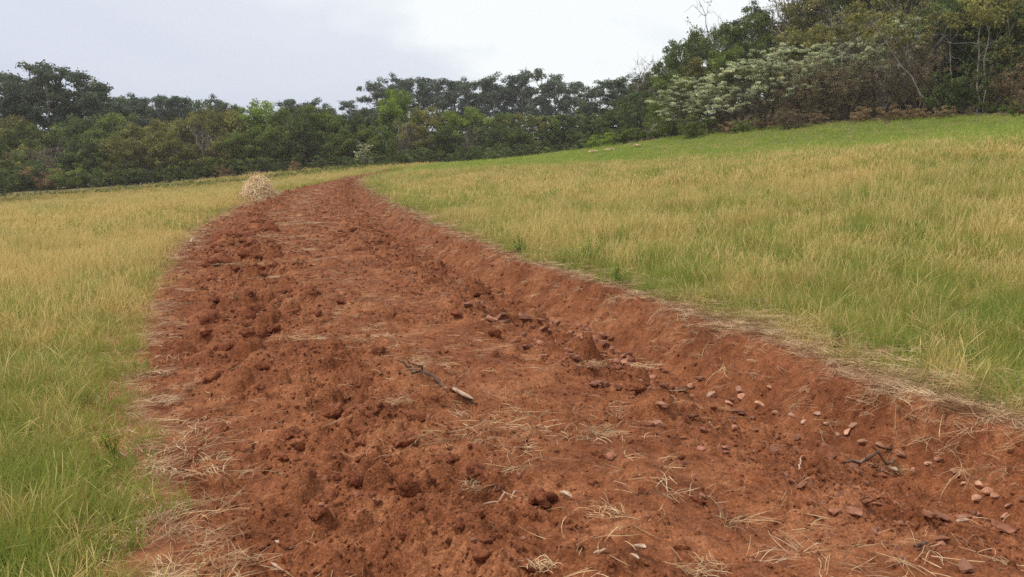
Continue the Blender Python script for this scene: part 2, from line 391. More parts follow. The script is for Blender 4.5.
crumble = np.maximum(0, fbm(SX * 2.2, SY * 2.2, 3, 66)) * smooth(.88, .95, Tw)
rel = rel + bank * (0.035 * scr - .16 * crumble + .03 * fbm(SX * 5, SY * 5, 3, 67) + 0.5 * lumps(wx, wy, .13, .01, .035, .5, 400))
SZ = SB + prof + rel * edge
# left flank keeps its trough shallow where the ridge runs out
soilV = np.stack([SX, SY, SZ], -1)
idx = np.arange(NS * NC).reshape(NS, NC)
F = np.stack([idx[:-1, :-1], idx[:-1, 1:], idx[1:, 1:], idx[1:, :-1]], -1).reshape(-1, 4)
soil = obj('tilled_soil', mesh_np('tilled_soil', soilV.reshape(-1, 3), F, M['soil']))
tag(soil, 'strip of freshly turned red soil curving away across the field', None, None, 'structure')

# distance of a point to the strip: >0 outside, <0 inside
_sub = slice(None, None, 3)
_LE = np.c_[C[:, 0] + Nn[:, 0] * oL, C[:, 1] + Nn[:, 1] * oL][_sub]; _RE = np.c_[C[:, 0] + Nn[:, 0] * oR, C[:, 1] + Nn[:, 1] * oR][_sub]
_Cs = C[_sub]; _Ns = Nn[_sub]; _oLs = oL[_sub]; _oRs = oR[_sub]
def strip_dist(x, y):
    """signed distance to the strip and the side (-1 left, +1 right)"""
    x = np.asarray(x, float).ravel(); y = np.asarray(y, float).ravel(); D = np.empty(len(x)); Sd = np.empty(len(x))
    for a in range(0, len(x), 20000):
        X = x[a:a + 20000]; Y = y[a:a + 20000]
        d2 = (X[:, None] - _Cs[None, :, 0]) ** 2 + (Y[:, None] - _Cs[None, :, 1]) ** 2
        j = d2.argmin(1)
        b = (X - _Cs[j, 0]) * _Ns[j, 0] + (Y - _Cs[j, 1]) * _Ns[j, 1]
        full = np.sqrt(d2[np.arange(len(X)), j])
        right = b > (_oLs[j] + _oRs[j]) / 2
        dd = np.where(right, b - _oRs[j], _oLs[j] - b)
        far = full > np.abs(b) + 1.0                      # past the ends of the strip
        D[a:a + 20000] = np.where(far, np.maximum(dd, full - 3), dd); Sd[a:a + 20000] = np.where(right, 1, -1)
    return D, Sd

# forest edge on the hillside (world line) and dryness of the sward
EDGE = np.array([at(1300, 98, 38)[:2], at(1024, 113, 55)[:2], at(880, 120, 62)[:2], at(700, 133, 72)[:2], at(620, 141, 77)[:2], at(560, 150, 82)[:2]])
def edge_dist(x, y):
    best = np.full(np.shape(x), 1e9)
    for p, q in zip(EDGE[:-1], EDGE[1:]):
        d = q - p; t = np.clip(((x - p[0]) * d[0] + (y - p[1]) * d[1]) / (d @ d), 0, 1)
        best = np.minimum(best, np.hypot(x - p[0] - t * d[0], y - p[1] - t * d[1]))
    return best
def dryness(x, y, D, Sd):
    r = np.hypot(x, y)
    n = .6 * fbm(x * 0.16, y * 0.07, 3, 500) + 0.7 * fbm(x * .6, y * .35, 3, 520) + .8 * fbm(x * 2.0, y * 1.2, 2, 525)
    left = 0.30 + 0.42 * smooth(5, 10, r) - 0.15 * np.exp(-np.maximum(D, 0) / .5) - 0.15 * smooth(34, 60, r)
    right = 0.46 - 0.26 * np.exp(-np.maximum(D, 0) / 1.3) + 0.06 * smooth(8, 22, r)
    d = np.where(Sd < 0, left, right) + 0.62 * n
    g = (1 - smooth(17, 25, edge_dist(x, y) + 5 * vnoise(x * .13, y * .13, 540))) * (Sd > 0)
    d = d * (1 - g) + g * (0.10 + .22 * n)
    return np.clip(d, 0, 1), g

# ground sheet: polar grid round the viewer, fine near, coarse far, out to the horizon
ang = np.r_[np.linspace(-180, -48, 40), np.linspace(-47.5, 47.5, 240), np.linspace(48, 180, 40)[:-1]]
rad = 0.4 * (300 / 0.4) ** np.linspace(0, 1, 400)
AG, RG = np.meshgrid(np.radians(ang), rad)
GX = RG * np.sin(AG); GY = RG * np.cos(AG)
GZ = base_h(GX, GY)
GD, GS = strip_dist(GX, GY); GD = GD.reshape(GX.shape); GS = GS.reshape(GX.shape)
near = RG < 140
GZ = GZ + np.where(near, 0.10 * smooth(0.6, 0.0, GD) * (GS > 0) * (GD > -0.05) , 0) + 0.05 * fbm(GX * .5, GY * .5, 3, 700) * smooth(0, 1.5, GD)
GZ = np.where(near & (GD < 0), base_h(GX, GY) + (GS > 0) * .05 - 0.9 * smooth(-0.02, -0.5, GD), GZ)
dr, gr = dryness(GX.ravel(), GY.ravel(), GD.ravel(), GS.ravel())
ii = np.arange(GX.size).reshape(GX.shape); i2 = np.roll(ii, -1, 1)
F = np.stack([ii[:-1], ii[1:], i2[1:], i2[:-1]], -1).reshape(-1, 4)
cen = len(F)
m, N, L, p = new_mat('field_ground', 0.95)
a = N.new('ShaderNodeAttribute'); a.attribute_name = 'dry'
c1, _ = noise_ramp(N, L, [(0.3, (0.075, 0.085, 0.025)), (0.6, (0.13, 0.135, 0.04))], 3.0, 5, 'World')
c2, _ = noise_ramp(N, L, [(0.3, (0.17, 0.11, 0.045)), (0.6, (0.31, 0.215, 0.09))], 3.0, 5, 'World')
a2 = N.new('ShaderNodeAttribute'); a2.attribute_name = 'litter'
c3, _ = noise_ramp(N, L, [(0.3, (0.16, 0.058, 0.025)), (0.6, (0.27, 0.105, 0.047))], 9.0, 5, 'World')
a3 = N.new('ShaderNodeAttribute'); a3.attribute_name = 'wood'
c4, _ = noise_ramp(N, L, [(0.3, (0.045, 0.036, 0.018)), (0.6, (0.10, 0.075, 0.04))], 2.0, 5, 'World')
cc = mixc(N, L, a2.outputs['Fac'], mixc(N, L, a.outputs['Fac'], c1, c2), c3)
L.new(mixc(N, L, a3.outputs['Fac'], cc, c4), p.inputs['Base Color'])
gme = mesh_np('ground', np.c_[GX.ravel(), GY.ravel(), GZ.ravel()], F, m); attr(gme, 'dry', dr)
attr(gme, 'litter', smooth(.75, .15, GD + .25 * fbm(GX * 2, GY * 2, 2, 77)).ravel())
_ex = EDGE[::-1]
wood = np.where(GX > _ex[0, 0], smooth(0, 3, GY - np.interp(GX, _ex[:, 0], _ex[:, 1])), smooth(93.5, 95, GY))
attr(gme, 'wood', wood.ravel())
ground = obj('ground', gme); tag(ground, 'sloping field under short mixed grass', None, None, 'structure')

def soil_at(px, py):
    """point of the worked soil seen at a pixel (nearest surface)"""
    u, v, dep = SPX
    d = np.hypot(u - px, (v - py)); m = d < 3.0
    if not m.any(): m = d <= np.nanmin(d) + 1
    k = np.where(m.ravel())[0]; k = k[np.argmin(dep.ravel()[k])]
    return soilV.reshape(-1, 3)[k]
SPX = project(soilV); SPX = [np.nan_to_num(q, nan=1e6) for q in SPX]
def field_at(px, py):
    x, y = ray(px, py); return np.array([x, y, float(base_h(x, y))])

# ------------------------------------------------------------------ scattered cover by geometry nodes (grass, crumbs, loose straw)
def scatter(name, P, rot, scl, index, protos, dry=None, lush=None):
    c = bpy.data.collections.new(name + '_source')
    for i, me in enumerate(protos):
        o = bpy.data.objects.new('%s_%02d' % (me.name, i), me); c.objects.link(o)
        o.name = '%02d_%s' % (i, name)
    me = bpy.data.meshes.new(name); me.vertices.add(len(P)); me.vertices.foreach_set('co', np.asarray(P, np.float32).ravel())
    attr(me, 'rot', rot, 'FLOAT_VECTOR'); attr(me, 'scl', scl, 'FLOAT_VECTOR'); attr(me, 'pick', index, 'INT')
    attr(me, 'dry', np.zeros(len(P)) if dry is None else dry)
    if lush is not None: attr(me, 'lush', lush)
    o = obj(name, me)
    g = bpy.data.node_groups.new(name, 'GeometryNodeTree')
    g.interface.new_socket('Geometry', in_out='INPUT', socket_type='NodeSocketGeometry')
    g.interface.new_socket('Geometry', in_out='OUTPUT', socket_type='NodeSocketGeometry')
    gi = g.nodes.new('NodeGroupInput'); go = g.nodes.new('NodeGroupOutput')
    ip = g.nodes.new('GeometryNodeInstanceOnPoints'); ci = g.nodes.new('GeometryNodeCollectionInfo')
    ci.inputs['Collection'].default_value = c; ci.inputs['Separate Children'].default_value = True; ci.inputs['Reset Children'].default_value = True
    ip.inputs['Pick Instance'].default_value = True
    def na(n, t):
        q = g.nodes.new('GeometryNodeInputNamedAttribute'); q.data_type = t; q.inputs['Name'].default_value = n; return q.outputs['Attribute']
    er = g.nodes.new('FunctionNodeEulerToRotation')
    g.links.new(na('rot', 'FLOAT_VECTOR'), er.inputs[0]); g.links.new(er.outputs[0], ip.inputs['Rotation'])
    g.links.new(na('scl', 'FLOAT_VECTOR'), ip.inputs['Scale']); g.links.new(na('pick', 'INT'), ip.inputs['Instance Index'])
    g.links.new(gi.outputs[0], ip.inputs['Points']); g.links.new(ci.outputs[0], ip.inputs['Instance']); g.links.new(ip.outputs[0], go.inputs[0])
    md = o.modifiers.new('scatter', 'NODES'); md.node_group = g
    return o

def blade(geo, x, y, h, lean, az, wid, up0=0.0, seg=3, head=False):
    t = np.linspace(0, 1, seg + 1)
    dirv = np.array([math.cos(az), math.sin(az), 0])
    bend = lean * h * t ** 1.8
    pts = np.array([x, y, 0])[None] + dirv[None] * bend[:, None] + np.array([0, 0, 1.0])[None] * (h * t * (1 - 0.25 * lean * t))[:, None]
    side = np.array([-math.sin(az), math.cos(az), 0])
    fa = rng.uniform(-1.2, 1.2); side = side * math.cos(fa) + dirv * math.sin(fa)
    wv = wid * (1 - t ** 2 * .85)
    if head: wv = wid * np.where(t > .75, 1.35, .5); wv[-1] = wid * .4
    geo.ribbon(pts, wv, side, t * 1.0)

def tuft(name, n, spread, hmin, hmax, wid, stems=0, seg=3):
    g = Geo(); lf = []
    for i in range(n):
        a = rng.uniform(0, 6.28); r = spread * math.sqrt(rng.uniform())
        k0 = g.n
        blade(g, r * math.cos(a), r * math.sin(a), rng.uniform(hmin, hmax), abs(rng.normal(.3, .45)), rng.uniform(0, 6.28), wid * rng.uniform(.6, 1.3), seg=seg)
        lf.append(np.full(g.n - k0, rng.uniform(0, .8)))
    for i in range(stems):
        a = rng.uniform(0, 6.28); r = spread * math.sqrt(rng.uniform())
        k0 = g.n
        blade(g, r * math.cos(a), r * math.sin(a), rng.uniform(hmax * .8, hmax * 1.3), abs(rng.normal(.25, .3)), rng.uniform(0, 6.28), wid * .75, seg=5, head=True)
        lf.append(np.full(g.n - k0, rng.uniform(.8, 1.25)))
    me = g.mesh(name, M['grass'], True, 'up'); attr(me, 'leaf', np.concatenate(lf))
    return me

near_t = [tuft('grass_tuft', 34, .11, .07, .25, .0042, 0) for i in range(4)] + [tuft('grass_tuft', 24, .11, .07, .24, .0038, 6) for i in range(4)]
mid_t = [tuft('grass_tuft', 42, .22, .10, .28, .0075, 2, 2) for i in range(3)] + [tuft('grass_tuft', 30, .22, .10, .27, .007, 12, 2) for i in range(3)]
far_t = [tuft('grass_tuft', 44, .5, .10, .28, .018, 3, 2) for i in range(3)] + [tuft('grass_tuft', 32, .5, .10, .27, .016, 14, 2) for i in range(3)]
stalk_t = [tuft('grass_tuft', 0, r_, .3, .40, w_, k_, 2) for r_, w_, k_ in ((.12, .0055, 3), (.25, .0085, 4), (.5, .017, 6))]
protos = near_t + mid_t + far_t + stalk_t
def sow(r0, r1, dens, a0=-43, a1=43):
    area = math.radians(a1 - a0) / 2 * (r1 ** 2 - r0 ** 2); n = int(area * dens)
    r = np.sqrt(rng.uniform(r0 ** 2, r1 ** 2, n)); a = np.radians(rng.uniform(a0, a1, n))
    return r * np.sin(a), r * np.cos(a), r
PX = []; KIND = []
for r0, r1, dens, k in ((1.2, 5, 210, 0), (5, 10, 130, 0), (10, 24, 46, 1), (24, 50, 14, 2), (50, 100, 6.5, 2)):
    x, y, r = sow(r0, r1, dens); PX.append(np.c_[x, y]); KIND.append(np.full(len(x), k))
PX = np.concatenate(PX); KIND = np.concatenate(KIND)
D, Sd = strip_dist(PX[:, 0], PX[:, 1])
ed = edge_dist(PX[:, 0], PX[:, 1])
behind = np.zeros(len(PX), bool)
_ex = EDGE[::-1]
behind = (PX[:, 1] > np.interp(PX[:, 0], _ex[:, 0], _ex[:, 1]) + 1.5) & (PX[:, 0] > _ex[0, 0])
rr = np.hypot(PX[:, 0], PX[:, 1])
lush = 0.62 + .5 * fbm(PX[:, 0] * .6, PX[:, 1] * .6, 2, 900)
keep = (D > np.where(Sd > 0, .20, .02) + np.where(Sd > 0, .45, .25) * (fbm(PX[:, 0] * 2, PX[:, 1] * 2, 2, 910))) & ~behind & (PX[:, 1] < np.where(PX[:, 0] < -8, 94.5, 94))
keep &= rng.uniform(size=len(PX)) < smooth(-.1, .5, D) * .55 + np.where(Sd < 0, .55, .35)
PX, KIND, D, Sd, rr = PX[keep], KIND[keep], D[keep], Sd[keep], rr[keep]
dry, green = dryness(PX[:, 0], PX[:, 1], D, Sd)
n = len(PX)
dryj = np.clip(dry + rng.normal(0, .33, n), 0, 1)
stemmy = (rng.uniform(size=n) < dryj * 1.0)
pick = np.where(KIND == 0, 0 + 4 * stemmy + rng.integers(0, 4, n), np.where(KIND == 1, 8 + 3 * stemmy + rng.integers(0, 3, n), 14 + 3 * stemmy + rng.integers(0, 3, n)))
pale_st = rng.uniform(size=n) < .05 * (dry > .25)
pick = np.where(pale_st, 20 + KIND, pick); dryj = np.where(pale_st, 1.0, dryj)
hz = (0.6 + .7 * rng.uniform(size=n) ** 1.5) * (1 + .6 * fbm(PX[:, 0] * .5, PX[:, 1] * .5, 2, 930) + .55 * fbm(PX[:, 0] * 2.2, PX[:, 1] * 2.2, 2, 935)) * (1 - .35 * green) * (0.6 + .4 * smooth(0, .8, D))
scl = np.c_[np.full(n, 1.0) * rng.uniform(.8, 1.2, n), np.full(n, 1.0), hz * 1.08]
rot = np.c_[rng.normal(0, .24, n), rng.normal(0, .24, n), rng.uniform(0, 6.28, n)]
gz = base_h(PX[:, 0], PX[:, 1]) + 0.05 * fbm(PX[:, 0] * .5, PX[:, 1] * .5, 3, 700) * smooth(0, 1.5, D) - 0.01
gz = gz + np.where((Sd > 0), .10 * smooth(.6, 0, D), 0)
grass = scatter('grass', np.c_[PX, gz], rot, scl, pick, protos, dryj, green * .8)
tag(grass, 'green and straw coloured grass covering the field on both sides', 'grass', None, 'stuff')
print('grass tufts', n)

# ------------------------------------------------------------------ trees: trunk with limbs, crown of leaf faces in clumps
def unit(v): return v / (np.linalg.norm(v) + 1e-9)
def leaves(geo, centre, rad, n, size, zs=0.75, shell=0.55, upbias=0.35, lf=None):
    """n leaf faces spread through one clump"""
    d = rng.normal(size=(n, 3)); d /= np.linalg.norm(d, axis=1)[:, None]
    rr_ = rad * (shell + (1 - shell) * rng.uniform(size=n)) * rng.uniform(.55, 1.08, n)
    p = centre + d * rr_[:, None] * np.array([1, 1, zs])
    nrm = d * .6 + rng.normal(size=(n, 3)) * .55 + np.array([0, 0, upbias]); nrm /= np.linalg.norm(nrm, axis=1)[:, None]
    a = np.cross(nrm, rng.normal(size=(n, 3))); a /= np.linalg.norm(a, axis=1)[:, None] + 1e-9
    b = np.cross(nrm, a); s1 = (size * rng.uniform(.6, 1.35, n))[:, None]; s2 = s1 * rng.uniform(.4, .8, n)[:, None]
    V = np.stack([p - a * s1, p - b * s2, p + a * s1, p + b * s2], 1).reshape(-1, 3)
    F = np.arange(4 * n).reshape(n, 4)
    base = rng.uniform() if lf is None else lf
    geo.add(V, F, np.repeat(np.clip(base * .6 + .4 * rng.uniform(size=n), 0, 1), 4))

def wander(p0, p1, n, amp):
    t = np.linspace(0, 1, n)[:, None]; q = p0 + (p1 - p0) * t
    q[1:-1] += rng.normal(size=(n - 2, 3)) * amp * np.linalg.norm(p1 - p0)
    return q

def make_tree(kind):
    """unit-height tree: (trunk mesh, crown mesh)"""
    tr, cr_ = Geo(), Geo()
    if kind in ('broad', 'round', 'fresh', 'olive'):
        lean = rng.normal(0, .04, 2); th = rng.uniform(.22, .34)
        W = {'broad': .46, 'round': .40, 'fresh': .36, 'olive': .42}[kind]
        trunk = wander(np.zeros(3), np.array([lean[0], lean[1], th]), 4, .03); tr.tube(trunk, np.linspace(.03, .022, 4), 7)
        top = wander(trunk[-1], np.array([lean[0] * 2, lean[1] * 2, .82]), 5, .05); tr.tube(top, np.linspace(.021, .006, 5), 6)
        nl = 15
        for i in range(nl):
            a = i * 2.4 + rng.uniform(-.4, .4); f = (i + .5) / nl
            zc = .16 + .72 * f + rng.uniform(-.05, .05)
            wr = W * math.sqrt(max(.05, 1 - ((zc - .48) / .52) ** 2)) * rng.uniform(.62, 1.0)
            end = np.array([wr * math.cos(a) + lean[0], wr * math.sin(a) + lean[1], zc])
            k = np.clip((zc - .25) / .6, .02, .9); st_ = top[0] + (top[-1] - top[0]) * k * .8
            limb = wander(st_, end, 5, .06); tr.tube(limb, np.linspace(.012, .004, 5), 5)
            for q in range(4):
                c = limb[rng.integers(2, 5)] + rng.normal(size=3) * np.array([.075, .075, .05])
                tr.tube(wander(limb[2], c, 3, .05), np.linspace(.005, .002, 3), 3)
                leaves(cr_, c, rng.uniform(.075, .13), 170 if kind != 'olive' else 150, .0118, .72)
        for q in range(8):
            c = np.array([lean[0] * 2, lean[1] * 2, .86]) + rng.normal(size=3) * np.array([.11, .11, .05]); leaves(cr_, c, rng.uniform(.07, .11), 150, .0118, .75)
        for q in range(22):
            z = rng.uniform(.2, .8); leaves(cr_, np.array([lean[0], lean[1], z]) + rng.normal(size=3) * np.array([W * .33, W * .33, .03]), rng.uniform(.10, .16), 75, .022, .8, .2)
    elif kind == 'euc':
        lean = rng.normal(0, .03, 2)
        trunk = wander(np.zeros(3), np.array([lean[0], lean[1], .93]), 8, .012); tr.tube(trunk, np.linspace(.014, .003, 8), 7)
        for i in range(13):
            f = .42 + .5 * (i + .3) / 13; a = i * 2.4 + rng.uniform(-.5, .5)
            st_ = np.array([np.interp(f - .08, np.linspace(0, .93, 8), trunk[:, j]) for j in range(3)]); st_[2] = f - .10
            ln = .17 * (1 - .5 * abs(f - .62) / .35) * rng.uniform(.6, 1.15)
            end = st_ + np.array([ln * math.cos(a), ln * math.sin(a), rng.uniform(.08, .16)])
            tr.tube(wander(st_, end, 4, .06), np.linspace(.006, .002, 4), 4)
            for q in range(4):
                c = end + rng.normal(size=3) * np.array([.055, .055, .035])
                leaves(cr_, c, rng.uniform(.05, .085), 150, .0098, .7, .3, .2)
        for q in range(5): leaves(cr_, trunk[-1] + rng.normal(size=3) * np.array([.04, .04, .025]) + np.array([0, 0, .02]), .055, 90, .009, .7)
    elif kind == 'bare':
        trunk = wander(np.zeros(3), np.array([rng.normal(0, .06), rng.normal(0, .06), .45]), 5, .03); tr.tube(trunk, np.linspace(.024, .014, 5), 6)
        for i in range(11):
            a = i * 2.4 + rng.uniform(-.5, .5); st_ = trunk[rng.integers(1, 5)]; f = rng.uniform(.5, 1.0)
            end = np.array([.32 * math.cos(a) * rng.uniform(.4, 1), .32 * math.sin(a) * rng.uniform(.4, 1), f])
            limb = wander(st_, end, 6, .05); tr.tube(limb, np.linspace(.010, .003, 6), 5)
            for q in range(7):
                s_ = limb[rng.integers(2, 6)]; e_ = s_ + rng.normal(size=3) * .10 + np.array([0, 0, .07])
                tw = wander(s_, e_, 4, .08); tr.tube(tw, np.linspace(.004, .0015, 4), 3)
                for z in range(4):
                    s2 = tw[rng.integers(1, 4)]; cr_.tube(wander(s2, s2 + rng.normal(size=3) * .06 + np.array([0, 0, .03]), 3, .08), (.0022, .0017, .001), 3, rng.uniform())
                if rng.uniform() < .5: leaves(cr_, e_, .05, 9, .010)
    elif kind == 'layered':                       # pale flat sprays over brown twigs
        for s_i in range(4):
            b0 = np.array([rng.normal(0, .03), rng.normal(0, .03), 0]); a0 = s_i * 1.57 + rng.uniform(-.4, .4)
            t1 = b0 + np.array([.14 * math.cos(a0), .14 * math.sin(a0), .48]); stem = wander(b0, t1, 5, .04); tr.tube(stem, np.linspace(.016, .009, 5), 5)
            for i in range(8):
                a = a0 + rng.normal(0, .8); s_ = stem[rng.integers(1, 5)]; zt = rng.uniform(.28, .96)
                wr = .52 * math.sqrt(max(.1, 1 - ((zt - .42) / .6) ** 2)) * rng.uniform(.6, 1)
                end = np.array([wr * math.cos(a), wr * math.sin(a), zt]); limb = wander(s_, end, 5, .05); tr.tube(limb, np.linspace(.008, .002, 5), 4)
                for q in range(6):
                    s2 = limb[rng.integers(2, 5)]; tr.tube(wander(s2, s2 + rng.normal(size=3) * np.array([.10, .10, .05]), 3, .1), (.003, .002, .001), 3)
                for q in range(4):
                    leaves(cr_, end + rng.normal(size=3) * np.array([.085, .085, .035]), rng.uniform(.045, .085), 110, .0105, .42, .2, 1.0)
                if rng.uniform() < .4: leaves(cr_, limb[3], .06, 40, .011, .5)
    elif kind == 'thicket':                       # dense stems and twigs, thin dry leaves
        for i in range(16):
            a = rng.uniform(0, 6.28); r = .22 * math.sqrt(rng.uniform()); b0 = np.array([r * math.cos(a), r * math.sin(a), 0])
            end = b0 + np.array([rng.normal(0, .17), rng.normal(0, .17), rng.uniform(.55, 1.0)])
            stem = wander(b0, end, 6, .05); tr.tube(stem, np.linspace(.009, .003, 6), 4)
            for q in range(9):
                s2 = stem[rng.integers(1, 6)]; e2 = s2 + rng.normal(size=3) * np.array([.12, .12, .08]) + np.array([0, 0, .06])
                tw = wander(s2, e2, 4, .08); tr.tube(tw, np.linspace(.004, .0012, 4), 3)
                leaves(cr_, e2, rng.uniform(.06, .10), 34, .013, .8)
    elif kind == 'bush':
        for i in range(9):
            a = rng.uniform(0, 6.28); end = np.array([.42 * math.cos(a) * rng.uniform(.3, 1), .42 * math.sin(a) * rng.uniform(.3, 1), rng.uniform(.4, .9)])
            stem = wander(np.array([0, 0, 0.]), end, 4, .06); tr.tube(stem, np.linspace(.02, .006, 4), 4)
            for q in range(7): leaves(cr_, stem[rng.integers(1, 4)] * np.array([1.2, 1.2, .95]) + rng.normal(size=3) * np.array([.13, .13, .09]), rng.uniform(.09, .16), 62, .022, .8)
    return tr, cr_

LEAF = {'euc': ('euc', 'euc', 'pale_bark'), 'broad': ('broad', 'dark', 'bark'), 'round': ('round', 'mid', 'bark'), 'fresh': ('fresh', 'fresh', 'pale_bark'),
        'olive': ('olive', 'olive', 'bark'), 'bare': ('bare', 'twig', 'pale_bark'), 'layered': ('layered', 'pale', 'twig'), 'thicket': ('thicket', 'brush', 'twig'),
        'bush': ('bush', 'dark', 'bark'), 'green_bush': ('bush', 'mid', 'bark'), 'dull': ('broad', 'olive', 'bark'), 'darkround': ('round', 'dark', 'bark'), 'dry_bush': ('bush', 'dry_growth', 'twig'), 'fresh_bush': ('bush', 'fresh', 'bark')}
_meshes = {}; _shape = {}
def tree_meshes(kind, var):
    if (kind, var) not in _meshes:
        sh, lm, bm_ = LEAF[kind]
        if (sh, var) not in _shape: _shape[(sh, var)] = make_tree(sh)
        tr, cr_ = _shape[(sh, var)]
        _meshes[(kind, var)] = (tr.mesh('trunk', M[bm_]), cr_.mesh('twigs' if kind == 'bare' else 'crown', M[lm], False, 'leaf'))
    return _meshes[(kind, var)]

def plant(name, kind, x, y, height, width=1.0, label='', cat='tree', group=None, z=None):
    var = random.randrange(3); tm, cm = tree_meshes(kind, var)
    e_ = bpy.data.objects.new(name, None); col.objects.link(e_); e_.empty_display_size = .3
    e_.location = (x, y, (float(base_h(x, y)) if z is None else z) - 0.05)
    e_.rotation_euler = (0, 0, random.uniform(0, 6.28)); s = height; e_.scale = (s * width, s * width, s)
    a = bpy.data.objects.new('trunk', tm); col.objects.link(a); a.parent = e_
    b = bpy.data.objects.new(cm.name.split('.')[0], cm); col.objects.link(b); b.parent = e_
    if kind == 'bare': b['kind'] = 'stuff'
    tag(e_, label, cat, group); return e_

ORD = ['first', 'second', 'third', 'fourth', 'fifth', 'sixth', 'seventh', 'eighth', 'ninth', 'tenth', 'eleventh', 'twelfth', 'thirteenth', 'fourteenth', 'fifteenth',
       'sixteenth', 'seventeenth', 'eighteenth', 'nineteenth', 'twentieth', 'twenty-first', 'twenty-second', 'twenty-third', 'twenty-fourth', 'twenty-fifth', 'twenty-sixth', 'twenty-seventh', 'twenty-eighth', 'twenty-ninth', 'thirtieth']
def row(name, cat, group, where, lst, desc):
    """lst: (pixel column, pixel row of the top, distance, kind, width); tops give the heights, the ground gives the foot"""
    lst = sorted(lst, key=lambda q: q[0])
    for i, (px, top, dep, kind, wd) in enumerate(lst):
        P = at(px, top, dep); zg = float(base_h(P[0], P[1])); h = max(.8, P[2] - zg)
        d = desc[kind] if isinstance(desc, dict) else desc
        plant(name if isinstance(name, str) else name[kind], kind, P[0], P[1], h * 1.03, wd, '%s, %s from the left %s' % (d, ORD[i], where), cat, group)

# the far eucalyptus grove on the skyline
row('eucalyptus_tree', 'tree', 'far grove of eucalyptus on the skyline', 'in far skyline grove',
    [(378, 82, 200, 'euc', 1.15), (392, 78, 206, 'euc', 1.12), (408, 80, 200, 'euc', 1.15), (424, 77, 210, 'euc', 1.15), (438, 79, 202, 'euc', 1.12), (452, 81, 208, 'euc', 1.15), (466, 82, 203, 'euc', 1.12),
     (482, 79, 206, 'euc', 1.12), (497, 77, 200, 'euc', 1.15), (512, 78, 209, 'euc', 1.12), (526, 75, 203, 'euc', 1.12), (541, 72, 199, 'euc', 1.15), (556, 76, 206, 'euc', 1.12), (572, 82, 200, 'euc', 1.12)],
    'tall dark eucalyptus with pale slender trunk')
row('eucalyptus_tree', 'tree', 'tall eucalyptus at the left edge', 'in tall wood at far left',
    [(-40, 72, 118, 'euc', 1.12), (-12, 74, 112, 'euc', 1.15), (10, 73, 118, 'euc', 1.12), (28, 66, 116, 'euc', 1.2), (44, 72, 112, 'euc', 1.15), (60, 70, 120, 'euc', 1.12), (76, 72, 114, 'euc', 1.15), (92, 86, 116, 'euc', 1.25), (103, 95, 112, 'euc', 1.2)],
    'tall grey green eucalyptus')
row('dark_tree', 'tree', 'distant dark tree tops left of centre', 'along distant dark skyline left of centre',
    [(112, 96, 160, 'euc', 1.12), (122, 95, 165, 'darkround', .8), (134, 98, 160, 'euc', 1.4), (147, 95, 163, 'darkround', .8), (160, 97, 158, 'euc', 1.12), (173, 94, 162, 'darkround', .8), (186, 97, 160, 'euc', 1.4),
     (199, 98, 164, 'darkround', .8), (212, 99, 158, 'euc', 1.12), (226, 100, 160, 'darkround', .9), (285, 99, 160, 'euc', 1.12), (300, 101, 160, 'darkround', .9), (318, 102, 158, 'euc', 1.4), (333, 103, 162, 'darkround', .9), (350, 103, 160, 'euc', 1.12), (364, 106, 162, 'darkround', .9)],
    'distant dark tree top')
DESC = {'broad': 'dense dark green spreading tree', 'round': 'mid green rounded tree', 'fresh': 'bright yellow green tree', 'olive': 'olive brown open tree', 'bare': 'leafless grey tree',
        'dull': 'brownish spreading tree', 'darkround': 'dark rounded tree', 'euc': 'grey green eucalyptus'}
NAME = {'broad': 'spreading_tree', 'round': 'rounded_tree', 'fresh': 'bright_green_tree', 'olive': 'olive_brown_tree', 'bare': 'leafless_tree', 'dull': 'brownish_tree', 'darkround': 'dark_tree', 'euc': 'eucalyptus_tree'}
row(NAME, 'tree', 'trees of the wood behind the left field', 'in back row of the wood',
    [(-30, 118, 106, 'broad', 1), (5, 112, 106, 'dull', 1), (32, 122, 105, 'round', .9), (62, 118, 106, 'broad', .9), (90, 112, 107, 'broad', .95), (118, 112, 106, 'round', 1), (140, 121, 104, 'olive', 1), (166, 117, 105, 'olive', .95),
     (192, 113, 106, 'dull', 1), (214, 106, 108, 'dull', .9), (236, 108, 107, 'olive', .9), (258, 97, 108, 'fresh', .85), (283, 106, 107, 'round', .95), (312, 104, 110, 'fresh', .8), (338, 110, 109, 'round', .9), (362, 112, 108, 'broad', .9),
     (394, 86, 110, 'fresh', .72), (428, 104, 112, 'dull', .8), (452, 108, 113, 'fresh', .85), (474, 104, 114, 'fresh', .8), (498, 110, 114, 'round', 1.1), (522, 112, 115, 'dull', 1.1), (546, 112, 116, 'round', 1.2), (568, 112, 117, 'broad', 1.2), (590, 112, 118, 'darkround', 1.1)], DESC)
